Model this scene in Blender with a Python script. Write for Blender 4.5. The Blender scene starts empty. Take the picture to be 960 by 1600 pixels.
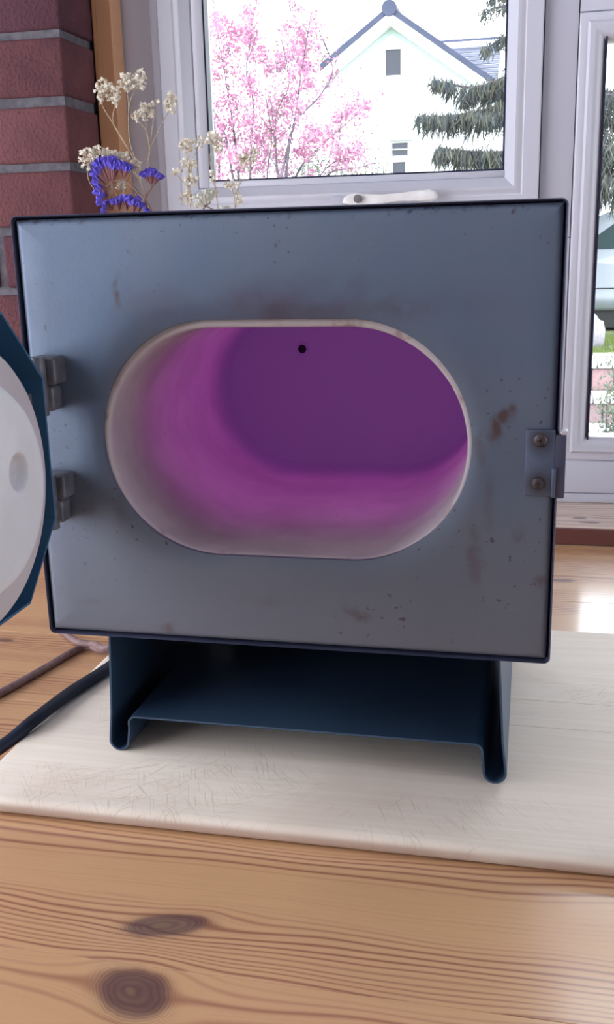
import bpy, bmesh, math, random
from mathutils import Vector, Matrix, noise as mnoise
random.seed(7)
C = bpy.context.scene
COL = C.collection

# ------------------------------------------------------------------ camera
Z0 = 0.104                                  # height of the kiln face's lower edge above the table
CAM = Vector((0.3207, -0.5965, 0.2567 + Z0))
YAW, PITCH, ROLL, FPX = -0.2213, 0.2603, -0.025, 1558.0
FW = Vector((math.sin(YAW)*math.cos(PITCH), math.cos(YAW)*math.cos(PITCH), -math.sin(PITCH)))
_r = Vector((math.cos(YAW), -math.sin(YAW), 0)); _u = _r.cross(FW)
RT = _r*math.cos(ROLL) + _u*math.sin(ROLL); UP = -_r*math.sin(ROLL) + _u*math.cos(ROLL)
cd = bpy.data.cameras.new('camera'); cam = bpy.data.objects.new('camera', cd); COL.objects.link(cam)
cam.matrix_world = Matrix(((RT.x, UP.x, -FW.x, CAM.x), (RT.y, UP.y, -FW.y, CAM.y), (RT.z, UP.z, -FW.z, CAM.z), (0, 0, 0, 1)))
cd.sensor_fit = 'HORIZONTAL'; cd.sensor_width = 36; cd.lens = FPX/960*36; cd.clip_start = .01; cd.clip_end = 300
C.camera = cam

def ray(px, py): return FW + RT*((px-480)/FPX) + UP*((800-py)/FPX)
def atd(px, py, d):                          # point seen at pixel, d metres ahead
    return CAM + ray(px, py)*d
def aty(px, py, y):
    r = ray(px, py); return CAM + r*((y-CAM.y)/r.y)
def atz(px, py, z):
    r = ray(px, py); return CAM + r*((z-CAM.z)/r.z)

# ------------------------------------------------------------------ world, exposure, big lights
C.view_settings.view_transform = 'Standard'; C.view_settings.look = 'None'
C.view_settings.gamma = 1; C.view_settings.exposure = 0.0; C.view_settings.use_curve_mapping = False
SKY = 7.2
w = bpy.data.worlds.new('overcast_sky'); C.world = w; w.use_nodes = True
nt = w.node_tree; nt.nodes.clear()
wo = nt.nodes.new('ShaderNodeOutputWorld'); bg = nt.nodes.new('ShaderNodeBackground')
tc = nt.nodes.new('ShaderNodeTexCoord'); sp = nt.nodes.new('ShaderNodeSeparateXYZ'); rp = nt.nodes.new('ShaderNodeValToRGB')
nt.links.new(tc.outputs['Generated'], sp.inputs[0]); nt.links.new(sp.outputs['Z'], rp.inputs[0])
rp.color_ramp.elements[0].position = 0.0; rp.color_ramp.elements[0].color = (.74, .78, .86, 1)
rp.color_ramp.elements[1].position = .7; rp.color_ramp.elements[1].color = (.93, .95, 1, 1)
nt.links.new(rp.outputs[0], bg.inputs[0]); bg.inputs[1].default_value = SKY
nt.links.new(bg.outputs[0], wo.inputs[0])

def area(name, loc, direction, sx, sy, power=None, color=(1, 1, 1), portal=False):
    l = bpy.data.lights.new(name, 'AREA'); l.shape = 'RECTANGLE'; l.size = sx; l.size_y = sy
    o = bpy.data.objects.new(name, l); COL.objects.link(o); o.location = loc
    o.rotation_euler = Vector(direction).to_track_quat('-Z', 'Y').to_euler()
    if portal: l.cycles.is_portal = True
    else: l.energy = power; l.color = color
    return o
# portals at the window openings, and at the unseen right-hand window added for light
area('window_portal', (.45, .86, .52), (0, -1, 0), 1.5, 1.2, portal=True)
area('added_window_portal', (2.26, -.05, .45), (-1, 0, 0), 1.2, 1.2, portal=True)

# ------------------------------------------------------------------ node helpers
class NT:
    def __init__(s, name):
        s.m = bpy.data.materials.new(name); s.m.use_nodes = True
        s.t = s.m.node_tree; s.t.nodes.clear()
        s.out = s.n('ShaderNodeOutputMaterial')
        s.b = s.n('ShaderNodeBsdfPrincipled'); s.l(s.b.outputs[0], s.out.inputs[0])
    def n(s, k): return s.t.nodes.new(k)
    def l(s, a, b): s.t.links.new(a, b)
    def put(s, sock, v):
        if isinstance(v, bpy.types.NodeSocket): s.l(v, sock)
        elif isinstance(v, (tuple, list)) and len(v) == 3 and sock.type == 'RGBA': sock.default_value = (*v, 1)
        else: sock.default_value = v
    def f(s, op, *a):
        n = s.n('ShaderNodeMath'); n.operation = op
        for i, v in enumerate(a): s.put(n.inputs[i], v)
        return n.outputs[0]
    def add(s, a, b): return s.f('ADD', a, b)
    def sub(s, a, b): return s.f('SUBTRACT', a, b)
    def mul(s, a, b): return s.f('MULTIPLY', a, b)
    def sat(s, a):
        n = s.n('ShaderNodeClamp'); s.put(n.inputs[0], a); return n.outputs[0]
    def smooth(s, v, a, b):
        n = s.n('ShaderNodeMapRange'); n.interpolation_type = 'SMOOTHSTEP'
        s.put(n.inputs['Value'], v); n.inputs['From Min'].default_value = a; n.inputs['From Max'].default_value = b
        return n.outputs[0]
    def coord(s, kind='Object'):
        if not hasattr(s, 'tc'): s.tc = s.n('ShaderNodeTexCoord')
        return s.tc.outputs[kind]
    def xyz(s):
        sp = s.n('ShaderNodeSeparateXYZ'); s.l(s.coord(), sp.inputs[0]); return sp.outputs
    def vec(s, x, y, z):
        c = s.n('ShaderNodeCombineXYZ'); s.put(c.inputs[0], x); s.put(c.inputs[1], y); s.put(c.inputs[2], z); return c.outputs[0]
    def scaled(s, sx, sy, sz, rot=0):
        r = s.n('ShaderNodeMapping'); s.l(s.coord(), r.inputs[0]); r.inputs['Rotation'].default_value = (0, 0, rot)
        m = s.n('ShaderNodeMapping'); s.l(r.outputs[0], m.inputs[0]); m.inputs['Scale'].default_value = (sx, sy, sz); return m.outputs[0]
    def noise(s, scale, vec=None, detail=3, rough=.5):
        n = s.n('ShaderNodeTexNoise'); n.inputs['Scale'].default_value = scale
        n.inputs['Detail'].default_value = detail; n.inputs['Roughness'].default_value = rough
        s.l(vec if vec is not None else s.coord(), n.inputs['Vector']); return n.outputs['Fac']
    def mix(s, fac, a, b):
        n = s.n('ShaderNodeMix'); n.data_type = 'RGBA'
        s.put(n.inputs[0], fac); s.put(n.inputs[6], a); s.put(n.inputs[7], b); return n.outputs[2]
    def bump(s, h, strength=.3, dist=.001):
        n = s.n('ShaderNodeBump'); n.inputs['Strength'].default_value = strength; n.inputs['Distance'].default_value = dist
        s.l(h, n.inputs['Height']); s.l(n.outputs[0], s.b.inputs['Normal'])
    def set(s, **k):
        for a, v in k.items(): s.put(s.b.inputs[a.replace('_', ' ')], v)
        return s
    def blob(s, x, z, cx, cz, rx, rz):       # soft ellipse 1 inside, 0 outside
        a = s.f('DIVIDE', s.sub(x, cx), rx); b = s.f('DIVIDE', s.sub(z, cz), rz)
        return s.f('EXPONENT', s.mul(s.add(s.mul(a, a), s.mul(b, b)), -1.0))

def simple(name, col, rough=.6, metal=0, var=.08, scale=40, bump=0, spec=.5, coat=0):
    m = NT(name); nz = m.noise(scale)
    c2 = tuple(max(0, c*(1-var*2)) for c in col)
    m.set(Base_Color=m.mix(m.smooth(nz, .3, .7), c2, col), Roughness=rough, Metallic=metal, Specular_IOR_Level=spec, Coat_Weight=coat)
    if bump: m.bump(nz, bump, .002)
    return m.m

# painted metal of the kiln face, stained and specked
def mat_face():
    m = NT('stained_blue_grey_enamel'); x, y, z = m.xyz(); x0_, z0_ = x, z
    x = m.add(x, m.mul(m.sub(m.noise(70, detail=3), .5), .014)); z = m.add(z, m.mul(m.sub(m.noise(64, detail=3), .5), .016))
    n1 = m.noise(14, detail=5); n2 = m.noise(90, detail=4); n3 = m.noise(420, detail=2)
    col = m.mix(m.smooth(n1, .35, .7), (.108, .148, .225), (.128, .160, .225))
    col = m.mix(m.mul(m.smooth(z, .27, .10), .6), col, (.165, .165, .19))
    cx, cz = .170, Z0+.138
    # heat discolouration hugging the opening's upper edge
    halo = m.mul(m.add(m.blob(x, z, .205, Z0+.222, .055, .013), m.mul(m.blob(x, z, .150, Z0+.222, .11, .013), .55)), m.smooth(n1, .25, .6))
    col = m.mix(m.sat(m.mul(halo, .8)), col, (.075, .05, .085))
    # brown scorch marks: (px, py, rx, rz, strength)
    tot = None
    for px, py, rx, rz, st in ((790, 650, .0045, .0045, 1.6), (776, 668, .0035, .007, 1.7), (181, 455, .0022, .006, 1.3), (557, 960, .008, .004, 1.0),
                               (740, 870, .0045, .018, .7), (765, 790, .004, .02, .45), (810, 840, .003, .007, .7), (842, 912, .003, .003, .8), (145, 940, .012, .003, .3),
                               (800, 640, .003, .004, 1.2), (748, 700, .003, .016, .6), (190, 800, .006, .016, .35), (430, 940, .02, .004, .25),
                               (262, 985, .004, .003, .8), (620, 480, .02, .005, .5), (700, 620, .02, .03, .25)):
        p = aty(px, py, 0)
        b = m.mul(m.blob(x, z, p.x, p.z, rx, rz), st); tot = b if tot is None else m.f('MAXIMUM', tot, b)
    tot = m.mul(tot, m.smooth(n2, .25, .55))
    col = m.mix(m.sat(m.mul(tot, .75)), col, (.085, .055, .06))
    spk = m.mul(m.smooth(m.noise(260, detail=1), .70, .76), m.smooth(n1, .45, .62))
    col = m.mix(m.mul(spk, .75), col, (.05, .03, .05))
    chip = m.mul(m.smooth(m.noise(330, detail=2), .52, .60), m.mul(m.smooth(z, Z0+.2725, Z0+.2755), m.smooth(m.noise(22, detail=3), .5, .62)))
    col = m.mix(m.mul(chip, .8), col, (.05, .04, .07))
    m.set(Base_Color=col, Roughness=m.add(.34, m.mul(n2, .22)), Metallic=.3, Specular_IOR_Level=.55)
    m.bump(m.add(n3, m.mul(n2, .5)), .12, .0006)
    return m.m

def mat_case(name, c1, c2, rough=.4):
    m = NT(name); n1 = m.noise(10, detail=4); n3 = m.noise(350, detail=2)
    m.set(Base_Color=m.mix(m.smooth(n1, .3, .7), c1, c2), Roughness=rough, Metallic=.2, Specular_IOR_Level=.6)
    m.bump(n3, .15, .0006); return m.m

def mat_muffle(back=False):
    m = NT('glowing_kiln_back_wall' if back else 'glowing_kiln_muffle'); x, y, z = m.xyz()
    n1 = m.noise(18, detail=4); n2 = m.noise(160, detail=3)
    sp = m.smooth(m.noise(200, detail=1), .78, .82)
    base = m.mix(m.smooth(n1, .3, .7), (.40, .345, .375), (.52, .455, .49))
    base = m.mix(m.mul(sp, .7), base, (.12, .08, .08))
    base = m.mix(m.smooth(y, .012, .004), base, (.52, .47, .49)); base = m.mix(m.mul(m.smooth(y, .012, .004), m.smooth(m.noise(60, detail=4), .56, .72)), base, (.34, .24, .24))
    if back:
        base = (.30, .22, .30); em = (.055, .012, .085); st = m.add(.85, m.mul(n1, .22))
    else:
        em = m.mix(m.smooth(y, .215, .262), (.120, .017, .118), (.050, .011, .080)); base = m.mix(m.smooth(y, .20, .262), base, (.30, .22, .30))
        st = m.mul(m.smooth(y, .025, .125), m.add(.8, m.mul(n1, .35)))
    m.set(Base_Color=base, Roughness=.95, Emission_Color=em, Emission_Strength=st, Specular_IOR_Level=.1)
    m.bump(m.add(n2, n1), .3, .001); return m.m

def mat_fibre():
    m = NT('white_ceramic_fibre'); n1 = m.noise(16, detail=5); n2 = m.noise(350, detail=3)
    col = m.mix(m.smooth(n1, .35, .7), (.66, .66, .70), (.76, .77, .82))
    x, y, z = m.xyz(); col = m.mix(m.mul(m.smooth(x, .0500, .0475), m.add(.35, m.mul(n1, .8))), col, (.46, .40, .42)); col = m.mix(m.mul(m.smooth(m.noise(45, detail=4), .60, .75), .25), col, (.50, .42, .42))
    m.set(Base_Color=col, Roughness=.95, Specular_IOR_Level=.1); m.bump(n2, .35, .0008); return m.m

def mat_wood(name, light, mid, dark, knots=(), lines=210, rough=.30, rings=True, axis='x', coat=1.0, coat_rough=.15, var=.9):
    """long grain along `axis`, growth lines bent round the given knots (cx, cy, ax, ay)"""
    m = NT(name); x, y, z = m.xyz()
    if axis == 'y': x, y = y, x
    if axis == 'z': x, y, z = z, x, y
    oi = m.n('ShaderNodeObjectInfo'); rnd = m.mul(oi.outputs['Random'], 37.0)
    warp = m.noise(1.0, m.vec(m.add(m.mul(x, 2.6), rnd), m.mul(y, 9.0), m.mul(z, 5.0)), 2)
    warp2 = m.noise(1.0, m.vec(m.add(m.mul(x, 14), rnd), m.mul(y, 40.0), 0.0), 2)
    v = m.add(m.add(y, m.mul(warp, .055)), m.mul(warp2, .003)); core = None; ringmask = None; rr = None
    for kx, ky, ax, ay, *tl in knots:
        dx = m.sub(x, kx); dy = m.sub(y, ky)
        dy2 = m.sub(dy, m.mul(dx, tl[0] if tl else 0.0))
        wob = m.mul(m.sub(m.noise(30, detail=3), .5), .75)
        d = m.add(m.f('SQRT', m.add(m.f('POWER', m.f('ABSOLUTE', m.f('DIVIDE', dx, ax)), 2.0), m.f('POWER', m.f('ABSOLUTE', m.f('DIVIDE', dy2, ay)), 2.0))), wob)
        g = m.f('EXPONENT', m.mul(m.mul(d, d), -.30))
        v = m.add(v, m.mul(dy, m.mul(g, -.86)))
        c = m.smooth(d, 1.25, .75); core = c if core is None else m.f('MAXIMUM', core, c)
        r_ = m.mul(m.smooth(d, 1.7, 1.0), m.add(.5, m.mul(m.f('SINE', m.mul(m.mul(d, d), 26.0)), .5))); ringmask = r_ if ringmask is None else m.f('MAXIMUM', ringmask, r_)
        e = m.smooth(m.add(d, m.mul(m.noise(120, detail=2), .3)), .42, .25); rr = e if rr is None else m.f('MAXIMUM', rr, e)
    vv = m.add(m.mul(v, lines), m.mul(m.noise(1.0, m.vec(m.mul(v, 22.0), rnd, 0.0), 1), 9.0))
    s = m.add(.5, m.mul(m.f('SINE', m.mul(vv, 6.2832)), .5))
    s = m.f('POWER', s, 3.0)
    band = m.smooth(m.noise(1.0, m.vec(m.mul(v, 34.0), rnd, m.mul(x, .6)), 1), .38, .62)
    fine = m.noise(1.0, m.vec(m.mul(x, 18.0), m.mul(v, 900.0), rnd), 2)
    col = m.mix(m.sat(m.mul(warp, 1.1)), light, mid)
    col = m.mix(m.sat(m.mul(m.mul(s, band), var)), col, dark)
    col = m.mix(m.mul(m.smooth(fine, .5, .8), .18), col, dark)
    if core is not None:
        kd = (.085, .045, .055)
        col = m.mix(m.mul(core, .72), col, kd)
        col = m.mix(m.mul(ringmask, .32), col, (.05, .025, .035))
        col = m.mix(m.mul(rr, .7), col, (.24, .14, .09))
    m.set(Base_Color=col, Roughness=m.add(rough, m.mul(fine, .08)), Specular_IOR_Level=.5, Coat_Weight=coat, Coat_Roughness=coat_rough)
    m.bump(m.add(m.mul(s, .5), fine), .06, .0004); return m.m

def mat_board():
    m = NT('pale_scrubbed_board'); x, y, z = m.xyz()
    g = m.noise(1.0, m.scaled(9, 260, 60), 3); g2 = m.noise(7, detail=4)
    col = m.mix(m.smooth(g, .35, .7), (.76, .665, .57), (.80, .715, .63))
    col = m.mix(m.mul(m.smooth(g2, .50, .75), .35), col, (.52, .40, .33))
    sc = None
    for rot, sx, th in ((.9, 1300, .70), (-.7, 1400, .71), (.45, 1200, .70), (1.2, 1300, .71), (-.35, 1250, .72)):
        n = m.smooth(m.noise(1.0, m.scaled(sx, 30, 20, rot), 0), th-.02, th+.05); n = m.mul(n, m.smooth(m.noise(13+4*rot, detail=1), .52, .62))
        sc = n if sc is None else m.f('MAXIMUM', sc, n)
    sc = m.mul(sc, m.smooth(m.noise(11, detail=2), .40, .60))
    col = m.mix(m.mul(sc, .34), col, (.36, .26, .21))
    edge = m.mul(m.smooth(z, .0105, .006), .9)
    col = m.mix(m.mul(edge, m.smooth(m.noise(12, detail=4), .2, .55)), col, (.50, .36, .29))
    m.set(Base_Color=col, Roughness=.62, Specular_IOR_Level=.35); m.bump(m.sub(g, sc), .2, .0005); return m.m

def mat_brick(name, c1, c2):
    m = NT(name); n1 = m.noise(22, detail=6); n2 = m.noise(240, detail=4)
    oi = m.n('ShaderNodeObjectInfo')
    col = m.mix(m.smooth(m.add(m.mul(n1, .7), m.mul(oi.outputs['Random'], .3)), .3, .75), c1, c2)
    col = m.mix(m.mul(m.smooth(n2, .58, .72), .5), col, tuple(c*.5 for c in c1))
    m.set(Base_Color=col, Roughness=.92, Specular_IOR_Level=.2); m.bump(m.add(n2, n1), .6, .003); return m.m

def mat_glass():
    m = NT('window_glass'); t = m.t
    tr = m.n('ShaderNodeBsdfTransparent'); gl = m.n('ShaderNodeBsdfGlossy'); gl.inputs['Roughness'].default_value = 0.0
    tr.inputs[0].default_value = (.97, .985, .98, 1)
    fr = m.n('ShaderNodeFresnel'); fr.inputs[0].default_value = 1.45
    mx = m.n('ShaderNodeMixShader'); m.l(fr.outputs[0], mx.inputs[0]); m.l(tr.outputs[0], mx.inputs[1]); m.l(gl.outputs[0], mx.inputs[2])
    m.l(mx.outputs[0], m.out.inputs[0]); return m.m

def mat_varied(name, cols, rough=.7, transl=0):
    m = NT(name); g = m.n('ShaderNodeNewGeometry'); rp = m.n('ShaderNodeValToRGB')
    m.l(g.outputs['Random Per Island'], rp.inputs[0]); cr = rp.color_ramp
    while len(cr.elements) < len(cols): cr.elements.new(.5)
    for i, c in enumerate(cols): cr.elements[i].position = i/(len(cols)-1); cr.elements[i].color = (*c, 1)
    m.set(Base_Color=rp.outputs[0], Roughness=rough, Specular_IOR_Level=.2)
    if transl:
        ts = m.n('ShaderNodeBsdfTranslucent'); m.l(rp.outputs[0], ts.inputs[0]); mx = m.n('ShaderNodeMixShader'); mx.inputs[0].default_value = transl
        m.l(m.b.outputs[0], mx.inputs[1]); m.l(ts.outputs[0], mx.inputs[2]); m.l(mx.outputs[0], m.out.inputs[0])
    return m.m

M = {}
M['face'] = mat_face()
M['case'] = mat_case('blue_black_case_paint', (.045, .05, .10), (.07, .075, .13))
M['base'] = mat_case('deep_blue_hammered_paint', (.026, .055, .110), (.040, .080, .140), .42)
M['doorp'] = mat_case('door_blue_paint', (.040, .13, .25), (.055, .165, .30), .42)
def mat_latch():
    m = NT('latch_blue_grey_paint'); x, y, z = m.xyz(); n1 = m.noise(200, detail=3)
    col = m.mix(n1, (.085, .115, .19), (.11, .14, .215))
    for px, py, r in ((845, 688, .0072), (841, 755, .0066)):
        p = aty(px, py, 0); col = m.mix(m.sat(m.mul(m.blob(x, z, p.x, p.z, r, r), 1.1)), col, (.05, .04, .05))
    m.set(Base_Color=col, Roughness=.42, Metallic=.3); return m.m
M['latch'] = mat_latch()
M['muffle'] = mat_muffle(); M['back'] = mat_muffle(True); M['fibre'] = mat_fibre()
M['hole'] = simple('thermocouple_hole_dark', (.02, .008, .03), .9)
M['steel'] = simple('tarnished_steel', (.30, .27, .28), .38, .8, .2, 60)
M['rust'] = simple('rusty_screw_metal', (.10, .08, .09), .5, .6, .35, 160)
M['rustdark'] = simple('screw_recess_grime', (.05, .035, .04), .8)
M['hinge'] = simple('grey_brown_hinge_metal', (.15, .15, .18), .5, .3, .2, 90)
M['upvc'] = simple('white_upvc', (.52, .515, .60), .38, 0, .01, 5, spec=.4)
M['upvc2'] = simple('white_upvc_bead', (.56, .555, .635), .30, 0, .01, 5, spec=.5)
M['gasket'] = simple('black_rubber_gasket', (.012, .012, .05), .5)
M['glass'] = mat_glass()
M['handle'] = simple('cream_handle_plastic', (.88, .86, .86), .3)
M['mortar'] = simple('grey_lime_mortar', (.125, .115, .135), .95, 0, .2, 90, .6)
M['brick'] = mat_brick('red_brown_brick', (.075, .030, .042), (.135, .052, .056))
M['plaster'] = simple('warm_white_plaster', (.33, .31, .32), .85, 0, .03, 8, .1)
M['ceil'] = simple('ceiling_white', (.50, .49, .51), .9, 0, .02, 8)
M['floor'] = mat_wood('dark_oak_floor', (.35, .22, .13), (.30, .18, .10), (.18, .10, .06), rough=.5)
k1, k2 = atz(258, 1446, 0), atz(205, 1550, 0); k3, k4 = atz(880, 907, 0), atz(6, 1000, 0)
M['pine'] = mat_wood('varnished_pine', (.68, .41, .215), (.58, .33, .175), (.30, .11, .065),
                     ((k1.x, k1.y, .020, .0088, .22), (k2.x, k2.y, .0185, .0155, -.2), (k3.x, k3.y, .012, .005), (k4.x, k4.y, .01, .004)))
M['sill'] = mat_wood('varnished_pine_sill', (.80, .62, .48), (.72, .53, .40), (.40, .22, .17), ((.39, .66, .008, .005), (.40, .64, .012, .004)), lines=130)
M['trimwood'] = mat_wood('orange_pine_trim', (.60, .32, .17), (.50, .26, .14), (.30, .12, .06), lines=60, axis='z', rough=.45, coat=.1, var=.5)
M['board'] = mat_board()
M['cord'] = simple('mauve_brown_cord', (.22, .13, .13), .6, 0, .15, 200)
M['cable'] = simple('navy_rubber_cable', (.012, .017, .038), .6, 0, .1, 60, spec=.3)
M['stem'] = simple('dry_straw_stem', (.50, .38, .25), .8, 0, .2, 200)
M['stem2'] = simple('dry_brown_stem', (.27, .16, .13), .8, 0, .2, 200)
M['gyp'] = mat_varied('cream_dried_blossom', ((.74, .66, .55), (.86, .81, .72), (.90, .87, .80)), .9, .35)
M['purple'] = mat_varied('violet_papery_petal', ((.10, .07, .45), (.16, .12, .62), (.24, .19, .76)), .8, .2)
M['calyx'] = mat_varied('dry_mauve_calyx', ((.17, .075, .08), (.26, .12, .12), (.14, .06, .08)), .9, .15)
M['cream'] = mat_varied('cream_papery_petal', ((.76, .76, .70), (.86, .86, .80)), .8, .25)
M['vase'] = simple('white_glazed_vase', (.75, .74, .72), .15)
M['render'] = simple('white_house_render', (.80, .82, .84), .9, 0, .02, 2)
M['barge'] = simple('blue_grey_roof_edge', (.045, .055, .105), .7, 0, .1, 4)
M['mint'] = simple('pale_mint_tint', (.55, .66, .66), .8)
M['slate'] = simple('grey_blue_slate', (.06, .07, .115), .7, 0, .1, 2)
M['palerf'] = simple('pale_pantile', (.50, .50, .54), .8, 0, .15, 3)
M['winglass'] = simple('dark_window_glass', (.022, .027, .045), .25)
M['winin'] = simple('window_frame_paint', (.6, .6, .62), .6)
M['bark'] = simple('grey_bark', (.13, .10, .13), .9, 0, .25, 30)
M['blossom'] = mat_varied('pink_blossom', ((.33, .13, .24), (.43, .18, .30), (.52, .31, .41), (.46, .23, .36)), .8, .3)
M['bud'] = mat_varied('bronze_young_leaf', ((.24, .13, .08), (.30, .20, .10), (.20, .22, .08)), .8, .3)
M['conifer'] = mat_varied('grey_green_needles', ((.045, .058, .070), (.075, .09, .095), (.14, .14, .10), (.06, .075, .085)), .8, .15)
M['bush'] = mat_varied('grey_green_leaf', ((.10, .14, .12), (.16, .20, .15), (.20, .22, .16)), .8, .2)
M['grass'] = mat_varied('lawn_grass', ((.12, .17, .05), (.17, .22, .07), (.14, .19, .06)), .8, .25)
M['soil'] = simple('lawn_ground', (.14, .18, .07), .95, 0, .3, 3)
M['slab'] = simple('pale_concrete_slab', (.45, .45, .47), .85, 0, .1, 14, .2)
M['stone'] = mat_brick('pink_brown_stone', (.20, .15, .16), (.32, .20, .20))
M['rock'] = mat_brick('grey_rock', (.26, .25, .28), (.42, .40, .43))
M['carpaint'] = simple('silver_car_paint', (.28, .31, .35), .25, .6, .03, 3, coat=.6)
M['carglass'] = simple('car_window_tint', (.02, .045, .05), .08)
M['tyre'] = simple('black_tyre_rubber', (.02, .02, .022), .8)
M['alloy'] = simple('wheel_alloy', (.35, .36, .38), .3, .8)

# ------------------------------------------------------------------ object helpers
def obj(name, bm, mat, parent=None, smooth=None):
    me = bpy.data.meshes.new(name)
    bmesh.ops.recalc_face_normals(bm, faces=bm.faces) if not getattr(bm, 'keepn', False) else None
    bm.to_mesh(me); bm.free()
    if mat is not None: me.materials.append(mat)
    if smooth is not None:
        me.polygons.foreach_set('use_smooth', [True]*len(me.polygons)); me.set_sharp_from_angle(angle=math.radians(smooth))
    o = bpy.data.objects.new(name, me); COL.objects.link(o)
    if parent is not None: o.parent = parent; o.matrix_parent_inverse = Matrix()
    return o
def tag(o, label=None, cat=None, group=None, kind=None):
    if label: o['label'] = label
    if cat: o['category'] = cat
    if group: o['group'] = group
    if kind: o['kind'] = kind
    return o
def empty(name, loc=(0, 0, 0)):
    o = bpy.data.objects.new(name, None); COL.objects.link(o); o.location = loc; o.empty_display_size = .02; return o
def thing(name, label, cat, loc=(0, 0, 0), group=None): return tag(empty(name, loc), label, cat, group)

def box(bm, x0, x1, y0, y1, z0, z1, bev=0, seg=2):
    vs = [bm.verts.new(v) for v in ((x0, y0, z0), (x1, y0, z0), (x1, y1, z0), (x0, y1, z0), (x0, y0, z1), (x1, y0, z1), (x1, y1, z1), (x0, y1, z1))]
    fs = [bm.faces.new([vs[i] for i in f]) for f in ((3, 2, 1, 0), (4, 5, 6, 7), (0, 1, 5, 4), (1, 2, 6, 5), (2, 3, 7, 6), (3, 0, 4, 7))]
    if bev:
        es = list({e for f in fs for e in f.edges})
        bmesh.ops.bevel(bm, geom=es, offset=bev, segments=seg, affect='EDGES', profile=.5)
    return bm
def B(*a, **k): return box(bmesh.new(), *a, **k)
def tube(bm, pts, r, n=8, cap=True, closed=False):
    pts = [Vector(p) for p in pts]; N = len(pts)
    rs = r if isinstance(r, (list, tuple)) else [r]*N
    rings = []; prev = None
    for i, p in enumerate(pts):
        t = (pts[min(i+1, N-1)] - pts[max(i-1, 0)])
        t = t.normalized() if t.length > 1e-9 else Vector((0, 0, 1))
        if prev is None:
            a = t.orthogonal().normalized()
        else:
            a = (prev - t*prev.dot(t)); a = a.normalized() if a.length > 1e-6 else t.orthogonal().normalized()
        prev = a; b = t.cross(a)
        rings.append([bm.verts.new(p + (a*math.cos(2*math.pi*k/n) + b*math.sin(2*math.pi*k/n))*rs[i]) for k in range(n)])
    for i in range(N-1):
        for k in range(n): bm.faces.new((rings[i][k], rings[i][(k+1) % n], rings[i+1][(k+1) % n], rings[i+1][k]))
    if cap: bm.faces.new(rings[0][::-1]); bm.faces.new(rings[-1])
    return bm
def spline(pts, n=8):
    pts = [Vector(p) for p in pts]; P = [pts[0]*2-pts[1]] + pts + [pts[-1]*2-pts[-2]]; out = []
    for i in range(1, len(P)-2):
        p0, p1, p2, p3 = P[i-1:i+3]
        for k in range(n):
            t = k/n
            out.append(.5*((2*p1) + (p2-p0)*t + (2*p0-5*p1+4*p2-p3)*t*t + (3*p1-p0-3*p2+p3)*t**3))
    out.append(pts[-1]); return out
def cyl(bm, c, axis, r, h, n=24, r2=None):
    c = Vector(c); ax = Vector(axis).normalized(); return tube(bm, [c, c+ax*h], [r, r if r2 is None else r2], n)
def lathe(bm, prof, c=(0, 0, 0), n=32):      # prof = (r, z)
    rings = [[bm.verts.new((c[0]+r*math.cos(2*math.pi*k/n), c[1]+r*math.sin(2*math.pi*k/n), c[2]+z)) for k in range(n)] for r, z in prof]
    for i in range(len(rings)-1):
        for k in range(n): bm.faces.new((rings[i][k], rings[i][(k+1) % n], rings[i+1][(k+1) % n], rings[i+1][k]))
    return bm
def loft(bm, loops, close=True, cap0=False, cap1=False):
    rs = [[bm.verts.new(p) for p in l] for l in loops]; n = len(rs[0])
    for i in range(len(rs)-1):
        for k in range(n if close else n-1):
            bm.faces.new((rs[i][k], rs[i][(k+1) % n], rs[i+1][(k+1) % n], rs[i+1][k]))
    if cap0: bm.faces.new(rs[0][::-1])
    if cap1: bm.faces.new(rs[-1])
    return rs
def prism(bm, poly, y0, y1, bev=0):          # outline in (x, z) extruded along y
    a = [bm.verts.new((x, y0, z)) for x, z in poly]; b = [bm.verts.new((x, y1, z)) for x, z in poly]; n = len(poly)
    f0 = bm.faces.new(a); f1 = bm.faces.new(b[::-1])
    for k in range(n): bm.faces.new((a[k], b[k], b[(k+1) % n], a[(k+1) % n]))
    if bev: bmesh.ops.bevel(bm, geom=list(f0.edges), offset=bev, segments=3, affect='EDGES', profile=.5)
    return bm

# ------------------------------------------------------------------ room shell
def structure(name, bm, mat, **k): return tag(obj(name, bm, mat, **k), kind='structure')
YW = .74; RX0, RX1, RY0, ZF, ZC = -1.7, 2.2, -2.7, -.75, 1.65
WX0, WX1, WZ0, WZ1 = -.235, 1.35, .0215, 1.22
bm = bmesh.new(); box(bm, RX0, RX1+.06, RY0-.06, .9, ZF-.05, ZF); fl = structure('floor', bm, M['floor'])
structure('ceiling', B(RX0-.1, RX1+.1, RY0-.1, .9, ZC, ZC+.08), M['ceil'])
structure('wall_back', B(RX0-.1, RX1+.1, RY0-.1, RY0, ZF, ZC), M['plaster'])
bm = bmesh.new()                              # right wall with an opening for the added window y -1.25..0.65
for a in ((RY0, -.65, ZF, ZC), (.55, .9, ZF, ZC), (-.65, .55, ZF, -.15), (-.65, .55, 1.05, ZC)): box(bm, RX1, RX1+.1, *a)
structure('wall_right', bm, M['plaster'])
bm = bmesh.new()
box(bm, WX0-.01, RX1, YW+.01, YW+.13, ZF, -.0005); box(bm, WX0, RX1, YW+.01, YW+.13, WZ1, ZC); box(bm, WX1, RX1, YW, YW+.13, -.0005, WZ1)
box(bm, RX0, WX0-.002, YW-.005, YW+.13, ZF, ZC)
structure('wall_front', bm, M['plaster'])
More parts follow.
